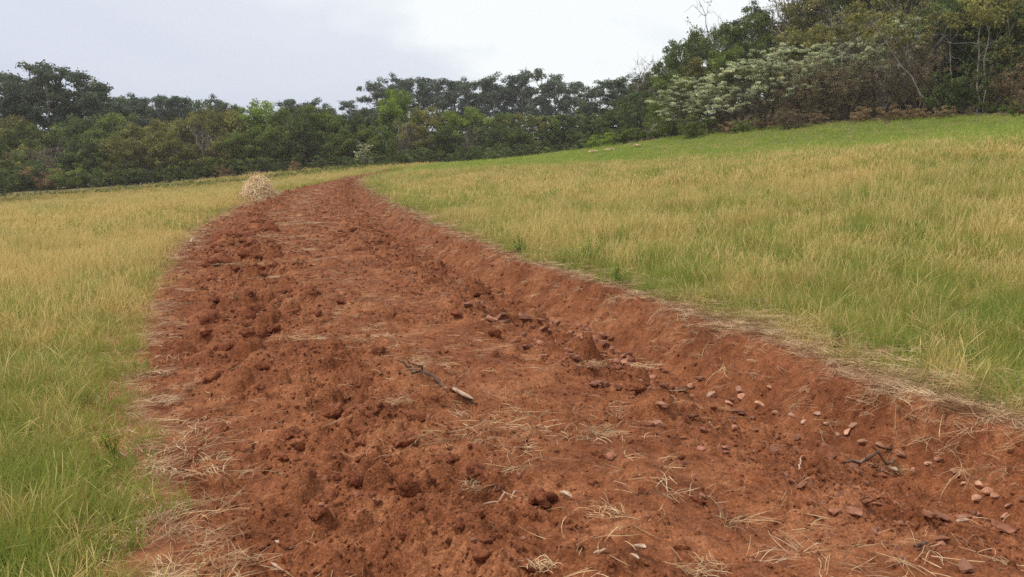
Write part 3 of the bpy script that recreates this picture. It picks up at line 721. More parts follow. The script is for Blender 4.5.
row(NAME, 'tree', 'front row of the wood behind the left field', 'in front row of the wood',
    [(-20, 135, 99, 'broad', 1.1), (18, 145, 100, 'dull', 1.1), (46, 142, 100, 'bare', 1.2), (68, 150, 99, 'darkround', 1.1), (94, 132, 101, 'broad', 1), (126, 135, 100, 'olive', 1.1), (152, 130, 101, 'olive', 1), (180, 138, 100, 'dull', 1.2), (205, 128, 101, 'bare', 1.1),
     (222, 135, 100, 'olive', 1.1), (248, 130, 101, 'round', 1.1), (276, 122, 102, 'round', 1), (308, 113, 101, 'broad', 1.0), (340, 128, 102, 'round', 1.1), (372, 124, 101, 'round', 1.1), (405, 122, 103, 'bare', 1.0), (418, 120, 104, 'dull', 1.0), (446, 124, 106, 'darkround', 1.1),
     (470, 125, 108, 'bare', 1.1), (492, 122, 108, 'broad', 1.0), (520, 128, 110, 'darkround', 1.2), (548, 128, 112, 'broad', 1.1), (576, 130, 113, 'darkround', 1.2), (604, 126, 112, 'broad', 1.1), (630, 122, 110, 'darkround', 1.0)], DESC)
row({'bush': 'dark_shrub', 'green_bush': 'green_shrub', 'dry_bush': 'dry_shrub'}, 'shrub', 'low shrubs at the foot of the wood', 'at foot of the wood',
    [(-30 + 25 * i + random.uniform(-6, 6), 165 - 10 * max(0, (i - 8) / 15) + random.uniform(-6, 5), 96 + 2.5 * max(0, (i - 10) / 10) + random.uniform(-1, 1), random.choice(['bush', 'bush', 'green_bush', 'bush', 'dry_bush']), 1.25) for i in range(24)],
    {'bush': 'low dark green shrub', 'green_bush': 'low mid green shrub', 'dry_bush': 'low brownish shrub'})
row({'bush': 'dark_shrub', 'green_bush': 'green_shrub', 'dry_bush': 'dry_shrub'}, 'shrub', 'undergrowth between the trunks of the wood', 'in undergrowth between trunks of the wood',
    [(-18 + 19 * i + random.uniform(-4, 4), 164 - 8 * max(0, (i - 10) / 15) + random.uniform(-7, 4), 98.5 + random.uniform(-.6, .6), random.choice(['bush', 'bush', 'green_bush', 'bush']), 1.7) for i in range(24)],
    {'bush': 'dark green shrub', 'green_bush': 'mid green shrub', 'dry_bush': 'brownish shrub'})
row({'bush': 'dark_shrub', 'green_bush': 'green_shrub', 'dry_bush': 'dry_shrub'}, 'shrub', 'shrubs closing the gap beyond the field crest', 'beyond the field crest at centre',
    [(400 + 17 * i + random.uniform(-4, 4), 150 - .75 * i + random.uniform(-5, 2), 97 + random.uniform(-1, 4), random.choice(['bush', 'green_bush', 'bush', 'bush']), 1.5) for i in range(17)],
    {'bush': 'dark green shrub', 'green_bush': 'mid green shrub', 'dry_bush': 'brownish shrub'})
P = at(8, 118, 80); plant('dark_shrub', 'darkround', P[0] - 2.5, P[1], P[2] - float(base_h(P[0] - 2.5, P[1])), .85, 'near dark green tree cut by left picture edge, in front of wood', 'tree')
P = at(364, 143, 94); plant('pale_shrub', 'layered', P[0], P[1], P[2] - float(base_h(P[0], P[1])), .8, 'small pale leaved shrub alone before dark wood above the bend', 'shrub')

# the gap and the clumpy trees between wood and hillside
row(NAME, 'tree', 'trees in the gap beside the wooded hill', 'in gap below the wooded hill',
    [(588, 98, 140, 'darkround', .9), (600, 82, 135, 'euc', 1.5), (614, 84, 138, 'euc', 1.5), (628, 78, 130, 'euc', 1.5), (642, 71, 122, 'darkround', .8), (650, 63, 118, 'bare', .9), (622, 100, 122, 'round', 1), (645, 90, 112, 'broad', 1), (662, 72, 108, 'darkround', .9), (583, 122, 120, 'broad', 1.3), (598, 116, 121, 'darkround', 1.3), (612, 112, 120, 'broad', 1.3), (636, 108, 115, 'darkround', 1.2)], DESC)
# wooded hillside, from the far left corner of it to the right picture edge
row(NAME, 'tree', 'trees standing high on the wooded hill', 'high on the wooded hill',
    [(672, 58, 96, 'round', .8), (684, 42, 98, 'darkround', .8), (702, 28, 100, 'round', .8), (722, 12, 104, 'bare', .9), (735, 18, 98, 'broad', .8), (752, 6, 104, 'euc', 1.12), (770, 8, 98, 'round', .9), (792, -14, 96, 'bare', 1), (815, -6, 94, 'olive', .9), (806, -24, 100, 'bare', .9),
     (838, -26, 96, 'broad', .9), (865, -40, 92, 'dull', .9), (890, -50, 90, 'broad', .9), (915, -58, 86, 'olive', .9), (945, -66, 84, 'broad', .9), (975, -70, 80, 'dull', .9), (1005, -80, 78, 'broad', .9), (1040, -80, 74, 'dull', .9), (1075, -80, 70, 'broad', 1)], DESC)
row(NAME, 'tree', 'trees lower on the wooded hill', 'halfway up the wooded hill',
    [(664, 92, 86, 'round', 1), (682, 74, 86, 'round', .9), (706, 56, 86, 'dull', .9), (728, 46, 84, 'round', .9), (752, 36, 84, 'darkround', .9), (778, 34, 82, 'round', .9), (800, 22, 80, 'dull', .95), (826, 26, 79, 'olive', .9), (846, 14, 78, 'bare', .9), (868, 20, 76, 'bare', 1.1), (880, 24, 77, 'dull', .95),
     (892, 6, 74, 'bare', 1), (916, 0, 72, 'dull', .9), (930, 8, 68, 'bare', 1), (945, -6, 70, 'darkround', .8), (966, -14, 69, 'darkround', .9), (990, -14, 67, 'broad', .9), (1018, -10, 65, 'dull', .9), (1050, -10, 62, 'broad', 1), (1085, -10, 58, 'dull', 1)], DESC)
row('pale_shrub', 'shrub', 'pale leaved shrubs along the foot of the wooded hill', 'at foot of the wooded hill',
    [(690, 78, 74, 'layered', 1.1), (712, 86, 72.5, 'layered', .9), (742, 62, 72, 'layered', 1.05), (768, 52, 71, 'layered', .95), (800, 46, 70.5, 'layered', .95), (832, 44, 70, 'layered', .9), (866, 40, 69, 'layered', .85), (900, 18, 68, 'layered', .6)],
    'tall shrub of flat pale sprays')
row({'thicket': 'thicket', 'dry_bush': 'dry_shrub', 'bush': 'dark_shrub', 'bare': 'leafless_shrub', 'green_bush': 'green_shrub'}, 'shrub', 'brown brush along the upper field edge', 'along upper field edge',
    [(672, 102, 77, 'green_bush', 1.1), (715, 104, 72.5, 'thicket', 1), (730, 100, 72, 'thicket', 1.1), (758, 98, 70.5, 'thicket', 1), (784, 88, 69.5, 'thicket', 1.1), (806, 72, 69, 'thicket', 1.1), (826, 66, 68, 'thicket', 1), (846, 62, 67, 'thicket', 1.1), (868, 60, 66, 'thicket', 1), (888, 62, 65, 'bare', 1),
     (904, 56, 64.5, 'thicket', 1.1), (926, 48, 63, 'thicket', 1), (944, 68, 61.5, 'bush', 1), (962, 74, 60.5, 'bush', .9), (985, 60, 60, 'bush', .9), (1006, 64, 58.5, 'thicket', 1.1), (1030, 58, 57, 'dry_bush', 1.0), (1060, 55, 54.5, 'thicket', 1.1)],
    {'thicket': 'brown twiggy thicket', 'dry_bush': 'rusty dry shrub', 'bush': 'dark green shrub', 'bare': 'grey leafless shrub', 'green_bush': 'bright low shrub'})
row('fresh_shrub', 'shrub', 'low bright green shrubs below the hill', 'in low bright green bank below hill',
    [(592, 136, 82, 'fresh_bush', 2.0), (608, 131, 81, 'fresh_bush', 1.9), (624, 128, 80.5, 'green_bush', 1.8), (640, 125, 80, 'fresh_bush', 1.8), (656, 121, 79, 'green_bush', 1.6), (672, 119, 78.5, 'fresh_bush', 1.5)],
    'low bright green shrub')
row({'dry_bush': 'dry_shrub', 'thicket': 'thicket', 'green_bush': 'green_shrub'}, 'shrub', 'low undergrowth at the foot of the wooded hill', 'in low undergrowth at hill foot',
    [(700 + 24 * i + random.uniform(-10, 10), 121 - 1.25 * i - random.uniform(0, 9), 71.8 - 1.2 * i + random.uniform(-1, 1.2), random.choice(['dry_bush', 'dry_bush', 'thicket', 'green_bush']), random.uniform(1.2, 2.2)) for i in range(16)], {'dry_bush': 'low tan clump of dry growth', 'thicket': 'low brown twiggy clump', 'green_bush': 'low green clump'})

# the pale leaning trunk and the pair of pale trunks at the right
def pole_tree(px0, py0, px1, py1, dep, r, label):
    e_ = bpy.data.objects.new('slender_tree', None); col.objects.link(e_)
    a = at(px0, py0, dep); a[2] = float(base_h(a[0], a[1])) - .1; b = at(px1, py1, dep + .5)
    e_.location = a; g = Geo(); pts = wander(np.zeros(3), b - a, 9, .012); g.tube(pts, np.linspace(r, r * .35, 9), 7)
    for i in range(10):
        s_ = pts[rng.integers(4, 9)]; g.tube(wander(s_, s_ + rng.normal(size=3) * .9 + np.array([0, 0, .9]), 4, .06), np.linspace(r * .3, .008, 4), 4)
    obj('trunk', g.mesh('trunk', M['pale_bark']), e_)
    g = Geo()
    for i in range(16): leaves(g, pts[-1] + rng.normal(size=3) * np.array([.9, .9, .6]), rng.uniform(.3, .6), 60, .10, .7)
    obj('crown', g.mesh('crown', M['olive'], False, 'leaf'), e_)
    tag(e_, label, 'tree', 'slender pale trunks at the right forest edge')
pole_tree(936, 118, 868, 14, 61.5, .075, 'slender tree with pale trunk leaning left over the brown thicket')
pole_tree(976, 116, 979, 10, 59.5, .07, 'slender upright pale trunk, left of the close pair by right edge')
pole_tree(983, 115, 988, 8, 59.3, .06, 'slender upright pale trunk, right of the close pair by right edge')

for i, (a_, b_, c_, d_) in enumerate([(846, 119, 838, 30), (862, 118, 872, 40), (893, 117, 899, 20), (914, 116, 906, 30), (952, 114, 948, 20), (998, 112, 1004, 20), (1012, 111, 1008, 10)]):
    pole_tree(a_, b_, c_, d_, 66.5 + 2 * (i % 3) - i * .9, .055, 'thin grey trunk in brown thicket, %s from the left of the thin ones' % ORD[i])

# low hedge line at the far end of the left field
def hedge(name, pts, label):
    g = Geo(); P0 = [at(*q) for q in pts]; P0 = np.array(P0); s = np.r_[0, np.cumsum(np.linalg.norm(np.diff(P0[:, :2], axis=0), axis=1))]
    for u in np.arange(0, s[-1], .28):
        x = np.interp(u, s, P0[:, 0]); y = np.interp(u, s, P0[:, 1]); z = float(base_h(x, y))
        leaves(g, np.array([x, y + rng.normal(0, .15), z + rng.uniform(.32, .62)]), rng.uniform(.28, .38), 40, .06, .9)
    o = obj(name, g.mesh(name, M['dark'], False, 'leaf')); tag(o, label, 'hedge')
hedge('hedge', [(-60, 200, 83.5), (80, 191, 84.5), (250, 180, 85.5), (330, 172, 87), (400, 163, 90)], 'low clipped green hedge line along far end of left field')

# ------------------------------------------------------------------ clods, stones, straw and sticks on the worked soil
import bmesh
def lump_mesh(name, mat, sub=2, rough=.28, flat=.75, sm=False, facet=0.0):
    b = bmesh.new(); bmesh.ops.create_icosphere(b, subdivisions=sub, radius=1)
    o1, o2 = rng.uniform(0, 99, 3), rng.uniform(0, 99, 3)
    planes = [unit(rng.normal(size=3)) for i in range(7)]
    for v in b.verts:
        c = np.array(v.co); n1_ = vnoise(np.array([c[0] * 1.3 + o1[0]]), np.array([c[1] * 1.3 + c[2] * .9 + o1[1]]))[0]
        n2_ = vnoise(np.array([c[0] * 3.1 + c[2] * 1.7 + o2[0]]), np.array([c[1] * 3.1 - c[2] * 1.3 + o2[1]]))[0]
        c = c * (1 + rough * 1.6 * n1_ + rough * .9 * n2_)
        if facet:
            for p_ in planes:
                d = c @ p_
                if d > facet: c = c - p_ * (d - facet)
        v.co = (c[0], c[1] * .85, c[2] * flat)
    me = bpy.data.meshes.new(name); b.to_mesh(me); b.free(); me.materials.append(mat)
    me.polygons.foreach_set('use_smooth', [sm] * len(me.polygons)); return me
clod_m = [lump_mesh('soil_clod', M['clod'], 3, .62, .62, True, .78) for i in range(8)]
stone_m = [lump_mesh('stone', M['stone'], 2, .42, .55, False, .5) for i in range(5)]
pale_m = [lump_mesh('pale_stone', M['pale_stone'], 2, .36, .6, False, .58) for i in range(4)]
crumb_m = [lump_mesh('crumb', M['soil'], 1, .45, .65) for i in range(3)] + [lump_mesh('crumb', M['soil'], 1, .35, .75) for i in range(3)] + [lump_mesh('crumb', M['stone'], 1, .25, .7, False, .75) for i in range(2)]

# crumbs: thousands, nobody could count them
dist_row = np.hypot(C[:, 0], C[:, 1])
wrow = np.gradient(st) / np.maximum(dist_row, 3.0) ** .9 * (C[:, 1] > 1.0)
nC = 105000
ri = rng.choice(NS, nC, p=wrow / wrow.sum()); ci_ = rng.integers(int(NC * .08), int(NC * .93), nC)
acc = rng.uniform(size=nC) < np.clip(cloddy[ri, ci_] * .8 + .1, .15, 1); ri, ci_ = ri[acc], ci_[acc]
P = soilV[ri, ci_] + np.c_[rng.normal(0, .006, (len(ri), 2)), np.zeros(len(ri))]
sz = np.clip(np.exp(rng.normal(math.log(.0062), .55, len(ri))), .003, .026) * np.clip(dist_row[ri] / 7, 1, 2.6)
P[:, 2] += sz * .1
crumbs = scatter('soil_crumbs', P, rng.uniform(0, 6.28, (len(P), 3)), np.repeat(sz[:, None], 3, 1) * rng.uniform(.7, 1.3, (len(P), 3)), rng.choice(8, len(P), p=[.13, .13, .13, .13, .13, .13, .11, .11]), crumb_m)
tag(crumbs, 'crumbs of red soil and small grit strewn over the strip', 'soil', None, 'stuff')

def put(name, me, pos, size, label, cat, group, sink=.25, sq=None):
    o = obj(name, me, None, (pos[0], pos[1], pos[2] + size * .5 * (.7 - sink)))
    o.rotation_euler = (random.uniform(-.5, .5), random.uniform(-.5, .5), random.uniform(0, 6.28))
    q = sq or (random.uniform(.85, 1.2), random.uniform(.8, 1.1), random.uniform(.75, 1.05))
    o.scale = tuple(size * .5 * k for k in q); tag(o, label, cat, group); return o
G1 = 'clods of turned red soil'
BIG = [(286, 290, 17, 'round dark red clod standing alone on upper left of strip'), (411, 490, 26, 'large rough clod at bottom centre left of straw wisps'),
       (541, 499, 34, 'broad low clod beside the white dry husk'), (245, 446, 22, 'rounded clod at lower left above pale smooth trough'), (331, 412, 20, 'dark clod left of the broken branch'),
       (226, 346, 22, 'biggest clod in the dark row on left ridge'), (247, 331, 17, 'clod at upper end of dark row on left ridge'), (207, 331, 16, 'clod at outer side of dark row on left ridge'),
       (262, 366, 18, 'clod at lower end of dark row on left ridge'), (298, 443, 18, 'clod midway between left trough and broken branch'), (801, 503, 22, 'dark blocky clod right of the upright straw stub'),
       (236, 268, 14, 'dark clod near straw patch high on left ridge'), (497, 333, 15, 'low clod near foot of right bank, midway along'), (456, 312, 14, 'small dark clod where furrow narrows'),
       (640, 385, 17, 'clod among loose stones left of right furrow'), (318, 510, 20, 'flat clod at lower left foreground'), (288, 545, 18, 'clod at bottom left beside pale chip'),
       (700, 500, 16, 'low clod in open foreground right of centre')]
for px, py, s_, lb in BIG:
    q = soil_at(px, py); put('soil_clod', random.choice(clod_m), q, s_ * q[1] / FPX, lb, 'clod', G1, .62)
STONES = [(963, 566, 24, 'large angular red stone at bottom right corner'), (931, 517, 24, 'flat reddish slab stone at right below furrow'), (1001, 528, 26, 'dark block of stone at right picture edge'),
          (944, 541, 20, 'pinkish faceted stone right of the small wood chip'), (868, 506, 20, 'flat grey red stone below dark root'), (836, 512, 15, 'small squat stone between clod and slab below root'), (772, 450, 17, 'stone leaning on furrow edge at right'),
          (478, 541, 15, 'rounded pinkish stone in bottom centre foreground'), (380, 502, 13, 'pale pink stone at bottom left of centre'), (611, 456, 17, 'flat purplish stone in open soil right of centre'), (666, 406, 17, 'pinkish stone on loose heap before right bank')]
for px, py, s_, lb in STONES:
    q = soil_at(px, py); put('stone', random.choice(stone_m), q, s_ * q[1] / FPX, lb, 'stone', 'reddish stones on the worked soil', .35)
PALE = [(733, 403), (757, 405), (775, 412), (790, 415), (805, 420), (815, 412), (838, 432), (848, 433), (866, 440), (878, 445), (853, 425), (925, 462), (938, 460), (952, 470), (978, 485), (985, 492), (996, 495), (975, 500), (1010, 505),
        (735, 389), (766, 388), (741, 396), (901, 452), (914, 470), (962, 482), (1002, 512), (690, 384), (712, 392), (893, 446), (826, 424)]
for px, py in PALE:
    q = soil_at(px + random.uniform(-3, 3), py + random.uniform(-2, 2)); put('pale_stone', random.choice(pale_m), q, random.uniform(8, 14) * q[1] / FPX, 'small pale pink stone in band of stones along right furrow', 'stone', 'pale stones along the right furrow', .35)
# many more clods and stones, alike but for their place
def many(n, t0, t1, d0, d1, meshes, name, smin, smax, label, cat, group, clod_w=True):
    k = 0
    while k < n:
        d = math.exp(random.uniform(math.log(d0), math.log(d1))); i = int(np.argmin(np.abs(dist_row - d) + 100 * (C[:, 1] < 1))); j = int(np.interp(random.uniform(t0, t1), tt, np.arange(NC)))
        u, v = SPX[0][i, j], SPX[1][i, j]
        if not (0 < u < 1024 and 0 < v < 577): continue
        if clod_w and random.random() > cloddy[i, j]: continue
        q = soilV[i, j]; sz_ = random.uniform(smin, smax)
        zone = 'in the near foreground' if d < 4.8 else 'below the broken branch' if d < 6.2 else 'level with the broken branch' if d < 8 else 'midway up the strip' if d < 13 else 'far up the strip'
        lb = '%s %s, %s' % ('larger' if sz_ > (smin + smax) / 2 else 'smaller', label, zone)
        put(name, random.choice(meshes), q, sz_ * max(d, 4) / FPX, lb, cat, group, .62 if cat == 'clod' else .38); k += 1
many(120, .12, .36, 3.2, 24, clod_m, 'soil_clod', 9, 25, 'rough clod in loose row along left ridge', 'clod', 'clods in the loose row along the left ridge')
many(40, .60, .86, 4.0, 22, clod_m, 'soil_clod', 8, 14, 'rough clod in loose band beside right furrow', 'clod', 'clods in the loose band beside the right furrow')
many(165, .62, .90, 3.4, 8.5, stone_m, 'stone', 9, 19, 'angular reddish stone beside right furrow', 'stone', 'reddish stones beside the right furrow', False)
many(16, .38, .62, 3.4, 12, clod_m, 'soil_clod', 8, 13, 'low clod on smooth middle of strip', 'clod', 'clods on the smooth middle of the strip', False)

# loose straw
def strand(g, p0, az, ln, w_, lift=.02, curl=.6, n=5):
    t = np.linspace(0, 1, n); a = az + curl * rng.normal() * t * 1.5
    st_ = np.stack([np.cos(a), np.sin(a), np.zeros(n)], -1) * (ln / (n - 1)); pts = np.cumsum(np.r_[[p0], st_[:-1]], 0)
    pts[:, 2] += lift * np.sin(t * math.pi * rng.uniform(.3, 1.0)) * rng.uniform(.1, 1.2)
    fa = rng.uniform(-.7, .7); side = unit(np.array([-math.sin(az) * math.cos(fa), math.cos(az) * math.cos(fa), math.sin(fa)]))
    g.ribbon(pts, w_ * np.r_[np.linspace(.9, 1.1, n - 1), .4], side)
def straw_bunch(n, spread, lmin, lmax, w_, lift, az=None, mat='straw'):
    g = Geo()
    for i in range(n):
        a = rng.uniform(0, 6.28); r = spread * math.sqrt(rng.uniform())
        strand(g, np.array([r * math.cos(a), r * math.sin(a), rng.uniform(.0, .012)]), rng.uniform(0, 6.28) if az is None else az + rng.normal(0, .55), rng.uniform(lmin, lmax), w_ * rng.uniform(.6, 1.3), lift)
    return g.mesh('straw', M[mat])
straw_p = [straw_bunch(4, .07, .05, .16, .0026, .012) for i in range(4)] + [straw_bunch(16, .11, .07, .26, .0027, .022, 0.0) for i in range(4)] + \
          [straw_bunch(11, .10, .07, .22, .0027, .022, 0.0, 'straw_pale') for i in range(3)] + [straw_bunch(26, .20, .14, .42, .0065, .06) for i in range(3)]
SP, SR, SC, SI = [], [], [], []
def lay(p, yaw, sc_m, k, tilt=(0, 0)):
    SP.append(p + np.array([0, 0, .006])); SR.append((tilt[0], tilt[1], yaw)); SC.append((sc_m,) * 3); SI.append(k)
rowdir = np.arctan2(T[:, 1], T[:, 0])
wr_ = np.gradient(st) * (C[:, 1] > .8)
for i in rng.choice(NS, 9000, p=(wr_ / np.maximum(dist_row, 3) ** .8) / (wr_ / np.maximum(dist_row, 3) ** .8).sum()):      # thin litter everywhere, patchy
    j = rng.integers(int(NC * .06), int(NC * .86)); q = soilV[i, j]
    pn = fbm(np.array([q[0] * .8]), np.array([q[1] * .8]), 2, 820)[0] + .30 * math.exp(-((tt[j] - .40) / .13) ** 2)
    if rng.uniform() < np.clip(.12 + 1.6 * pn, .05, 1): lay(q, rng.uniform(0, 6.28), rng.uniform(.6, 1.2) * np.clip(dist_row[i] / 9, 1, 2.2), rng.integers(0, 4))
for i in rng.choice(NS, 3900, p=(wr_ / np.maximum(dist_row, 3) ** .7) / (wr_ / np.maximum(dist_row, 3) ** .7).sum()):      # straw lip along the right bank
    t_ = rng.normal(.99, .028) if rng.uniform() < .82 else rng.uniform(.91, 1.0)
    j = int(np.clip(np.interp(t_, tt, np.arange(NC)), 0, NC - 1)); q = soilV[i, j].copy()
    if t_ > 1.0: q[2] = max(q[2], SB[i, j] + .09)
    if rng.uniform() > np.clip(.55 + 1.3 * fbm(np.array([q[0] * 1.1]), np.array([q[1] * 1.1]), 2, 870)[0], .12, 1): continue
    hang = rng.uniform() < .3
    lay(q, (rowdir[i] + 1.57 + rng.normal(0, .6)) if hang else rowdir[i] + rng.normal(0, 1.0) + math.pi * rng.integers(0, 2), rng.uniform(.5, 1.05) * np.clip(dist_row[i] / 14, 1, 2.0), rng.choice([4, 5, 6, 7, 4, 5, 8, 0, 1, 2]), (0, .45 if hang and t_ < 1.01 else 0))
for i in rng.choice(NS, 950, p=(wr_ / np.maximum(dist_row, 3) ** .7) / (wr_ / np.maximum(dist_row, 3) ** .7).sum()):      # and along the left edge
    t_ = abs(rng.normal(0, .05)) - .015; j = int(np.clip(np.interp(t_, tt, np.arange(NC)), 0, NC - 1)); q = soilV[i, j].copy(); q[2] = max(q[2], SB[i, j] + .0) if t_ < .01 else q[2]
    lay(q, rowdir[i] + rng.normal(0, .9) - .6, rng.uniform(.6, 1.1) * np.clip(dist_row[i] / 14, 1, 2.0), rng.choice([0, 1, 2, 4, 5, 6, 7, 8, 9]))
for k in range(520):                                            # streaks of straw down the middle
    i = rng.choice(NS, p=(wr_ / dist_row.clip(3) ** .6) / (wr_ / dist_row.clip(3) ** .6).sum()); t_ = rng.normal(.40, .07) + .05 * math.sin(st[i] * .7); j = int(np.interp(t_, tt, np.arange(NC)))
    if vnoise(np.array([st[i] * .9]), np.array([t_ * 7]), 880)[0] > .02: lay(soilV[i, j], rowdir[i] + rng.normal(0, .9), rng.uniform(.5, 1.0) * np.clip(dist_row[i] / 12, 1, 2.2), rng.choice([4, 5, 6, 7, 8]))
# straw litter trodden into the sward next to the banks
for k in range(3200):
    i = rng.choice(NS, p=wr_ / dist_row.clip(3) / (wr_ / dist_row.clip(3)).sum()); right = rng.uniform() < .88
    o_ = (oR[i] + abs(rng.normal(.2, .33))) if right else (oL[i] - abs(rng.normal(0, .2))); x, y = C[i] + Nn[i] * o_
    lay(np.array([x, y, float(base_h(x, y)) + (.11 if right else .02)]), rng.uniform(0, 6.28), rng.uniform(.5, 1.1) * np.clip(dist_row[i] / 14, 1, 2), rng.choice([4, 5, 6, 7, 4, 5, 8, 0, 1]))
straw = scatter('loose_straw', np.array(SP), np.array(SR), np.array(SC), np.array(SI), straw_p)
tag(straw, 'loose dry straw littered over the soil and its banks', 'straw', None, 'stuff')

# wisps of straw one can point at
WISPS = [(426, 362, 34, 'straw wisp just above the broken branch'), (490, 428, 44, 'thick straw wisp at lower end of broken branch'), (440, 437, 48, 'spread of straw below the broken branch'), (402, 405, 30, 'thin straw wisp left of the broken branch'),
         (592, 366, 28, 'straw wisp beside furrow right of centre'), (648, 368, 34, 'twiggy straw wisp near foot of right bank'), (601, 434, 24, 'small straw wisp in open soil right of centre'), (480, 492, 40, 'long straw wisp beside the large foreground clod'),
         (610, 515, 52, 'tangled straw spread right of the white husk'), (300, 338, 46, 'straw wisp across middle of left ridge'), (240, 264, 40, 'pale straw patch high on left ridge'), (272, 277, 26, 'small pale straw tuft beside the round dark clod'),
         (160, 398, 44, 'bleached straw tangle on left bank'), (152, 372, 30, 'straw tuft hanging over left grass edge'), (700, 573, 50, 'straw wisp at bottom edge right of centre'), (893, 470, 40, 'bristly straw tuft around the dark root'),
         (742, 330, 40, 'curved bundle of straw on right bank lip'), (300, 222, 50, 'long straw streak far up the strip'), (545, 572, 30, 'faint straw wisp at bottom centre edge'), (185, 505, 34, 'pale straw tuft at lower left edge')]
for px, py, wpx, lb in WISPS:
    q = soil_at(px, py); wm = wpx * q[1] / FPX; g = Geo(); az = rng.uniform(-.5, .5)
    for i in range(75):
        a = rng.uniform(0, 6.28); r = wm * .42 * math.sqrt(rng.uniform())
        strand(g, np.array([r * math.cos(a) * 1.3, r * math.sin(a) * .9, rng.uniform(.004, .022)]), az + rng.normal(0, .7) + math.pi * rng.integers(0, 2), wm * rng.uniform(.2, .55), rng.uniform(.0014, .003) * max(1, q[1] / 6), .016)
    g.A = [np.zeros(len(v)) for v in g.V]
    o = obj('straw_wisp', g.mesh('straw_wisp', M['straw']), None, q + np.array([0, 0, .012])); tag(o, lb, 'straw', 'wisps of straw on the soil', 'stuff')

# sticks, root, husks
def stick(name, pa, pb, r0, r1, mat, label, cat='stick', twigs=0, lift=.02, bend=.03, n=9):
    a, b = soil_at(*pa), soil_at(*pb); a = a + np.array([0, 0, lift]); b = b + np.array([0, 0, lift])
    mid = wander(a, b, n, bend)
    g = Geo(); rad = np.linspace(r0, r1, n) * rng.uniform(.85, 1.2, n); rad[-1] *= .3; rad[0] *= .45; g.tube(mid - a, rad, 7)
    e_ = None
    me = g.mesh(name, M[mat])
    if not twigs:
        o = obj(name, me, None, a); tag(o, label, cat); return o
    e_ = bpy.data.objects.new(name, None); col.objects.link(e_); e_.location = a; tag(e_, label, cat)
    obj('stem', me, e_)
    for k in range(twigs):
        s_ = mid[rng.integers(1, n - 1)] - a; d = rng.normal(size=3) * .09; d[2] = abs(d[2]) * .7 + .03
        gg = Geo(); gg.tube(wander(s_, s_ + d, 4, .08), np.linspace(r1 * .6, r1 * .2, 4), 5); obj('twig', gg.mesh('twig', M[mat]), e_)
    return e_
stick('branch', (408, 364), (478, 406), .011, .014, 'stick', 'broken dark branch with pale bare end lying on middle of strip', 'branch', 3, .02, .02)
stick('branch_piece', (455, 392), (474, 402), .015, .011, 'pale_wood', 'pale peeled end piece lying against the broken branch', 'branch', 0, .035, .01, 5)
stick('root', (846, 470), (893, 462), .011, .006, 'stick', 'dark twisted root sticking out beside right furrow', 'root', 5, .04, .04)
stick('twig', (484, 508), (524, 491), .005, .003, 'pale_wood', 'thin pale twig left of the white husk', 'twig', 0, .015)
stick('twig', (800, 470), (801, 455), .004, .003, 'pale_wood', 'short upright straw stub left of the dark root', 'twig', 0, .01)
stick('wood_chip', (915, 550), (931, 544), .009, .006, 'stick', 'small grey wood chip among stones at lower right', 'wood chip', 0, .02, .02, 5)
stick('wood_chip', (273, 566), (286, 575), .008, .005, 'pale_wood', 'orange brown chip of wood at bottom left of strip', 'wood chip', 0, .02, .02, 5)
stick('twig', (595, 556), (606, 551), .006, .004, 'pale_wood', 'short pale twig at bottom centre', 'twig', 0, .02, .02, 5)
stick('root', (186, 464), (202, 451), .014, .008, 'clod', 'soil coated root stub in left trough', 'root', 0, .02, .03, 6)
stick('stick', (159, 253), (167, 261), .028, .016, 'stick', 'dark forked stick at left edge of strip', 'stick', 1, .10, .05, 5)
stick('stake', (190, 244), (193, 238), .03, .02, 'pale_wood', 'short pale stake upright on left bank', 'stake', 0, .1, .01, 4)
def husk(px, py, spx, label, mt='husk'):
    q = soil_at(px, py); s_ = spx * q[1] / FPX; n, m_ = 9, 5; V = []
    for i in range(n):
        u = i / (n - 1) * 2 - 1; wv = .17 * (1 - u * u) ** .6
        for j in range(m_):
            v = j / (m_ - 1) * 2 - 1; V.append((u * .5, v * wv, .22 * v * v * (1 - u * u) + .10 * u * u + rng.uniform(-.02, .02)))
    Fq = [(i * m_ + j, (i + 1) * m_ + j, (i + 1) * m_ + j + 1, i * m_ + j + 1) for i in range(n - 1) for j in range(m_ - 1)]
    o = obj('husk', mesh_np('husk', np.array(V) * s_, Fq, M[mt]), None, q + np.array([0, 0, .02]))
    sm_ = o.modifiers.new('thickness', 'SOLIDIFY'); sm_.thickness = .002
    o.rotation_euler = (random.uniform(-.2, .3), random.uniform(-.3, .3), random.uniform(0, 6.28)); tag(o, label, 'husk', 'dry husks on the soil')
husk(566, 497, 18, 'curled white dry husk beside broad foreground clod'); husk(641, 551, 20, 'whitish husk at bottom centre right of straw tangle'); husk(893, 472, 20, 'torn white husk at tip of dark root')
husk(962, 524, 15, 'orange tan husk standing at lower right among stones', 'pale_wood'); husk(637, 562, 12, 'small orange husk just below whitish one at bottom edge', 'pale_wood'); husk(174, 471, 9, 'small white husk in left trough'); husk(275, 545, 10, 'tiny pale chip of husk at bottom left')

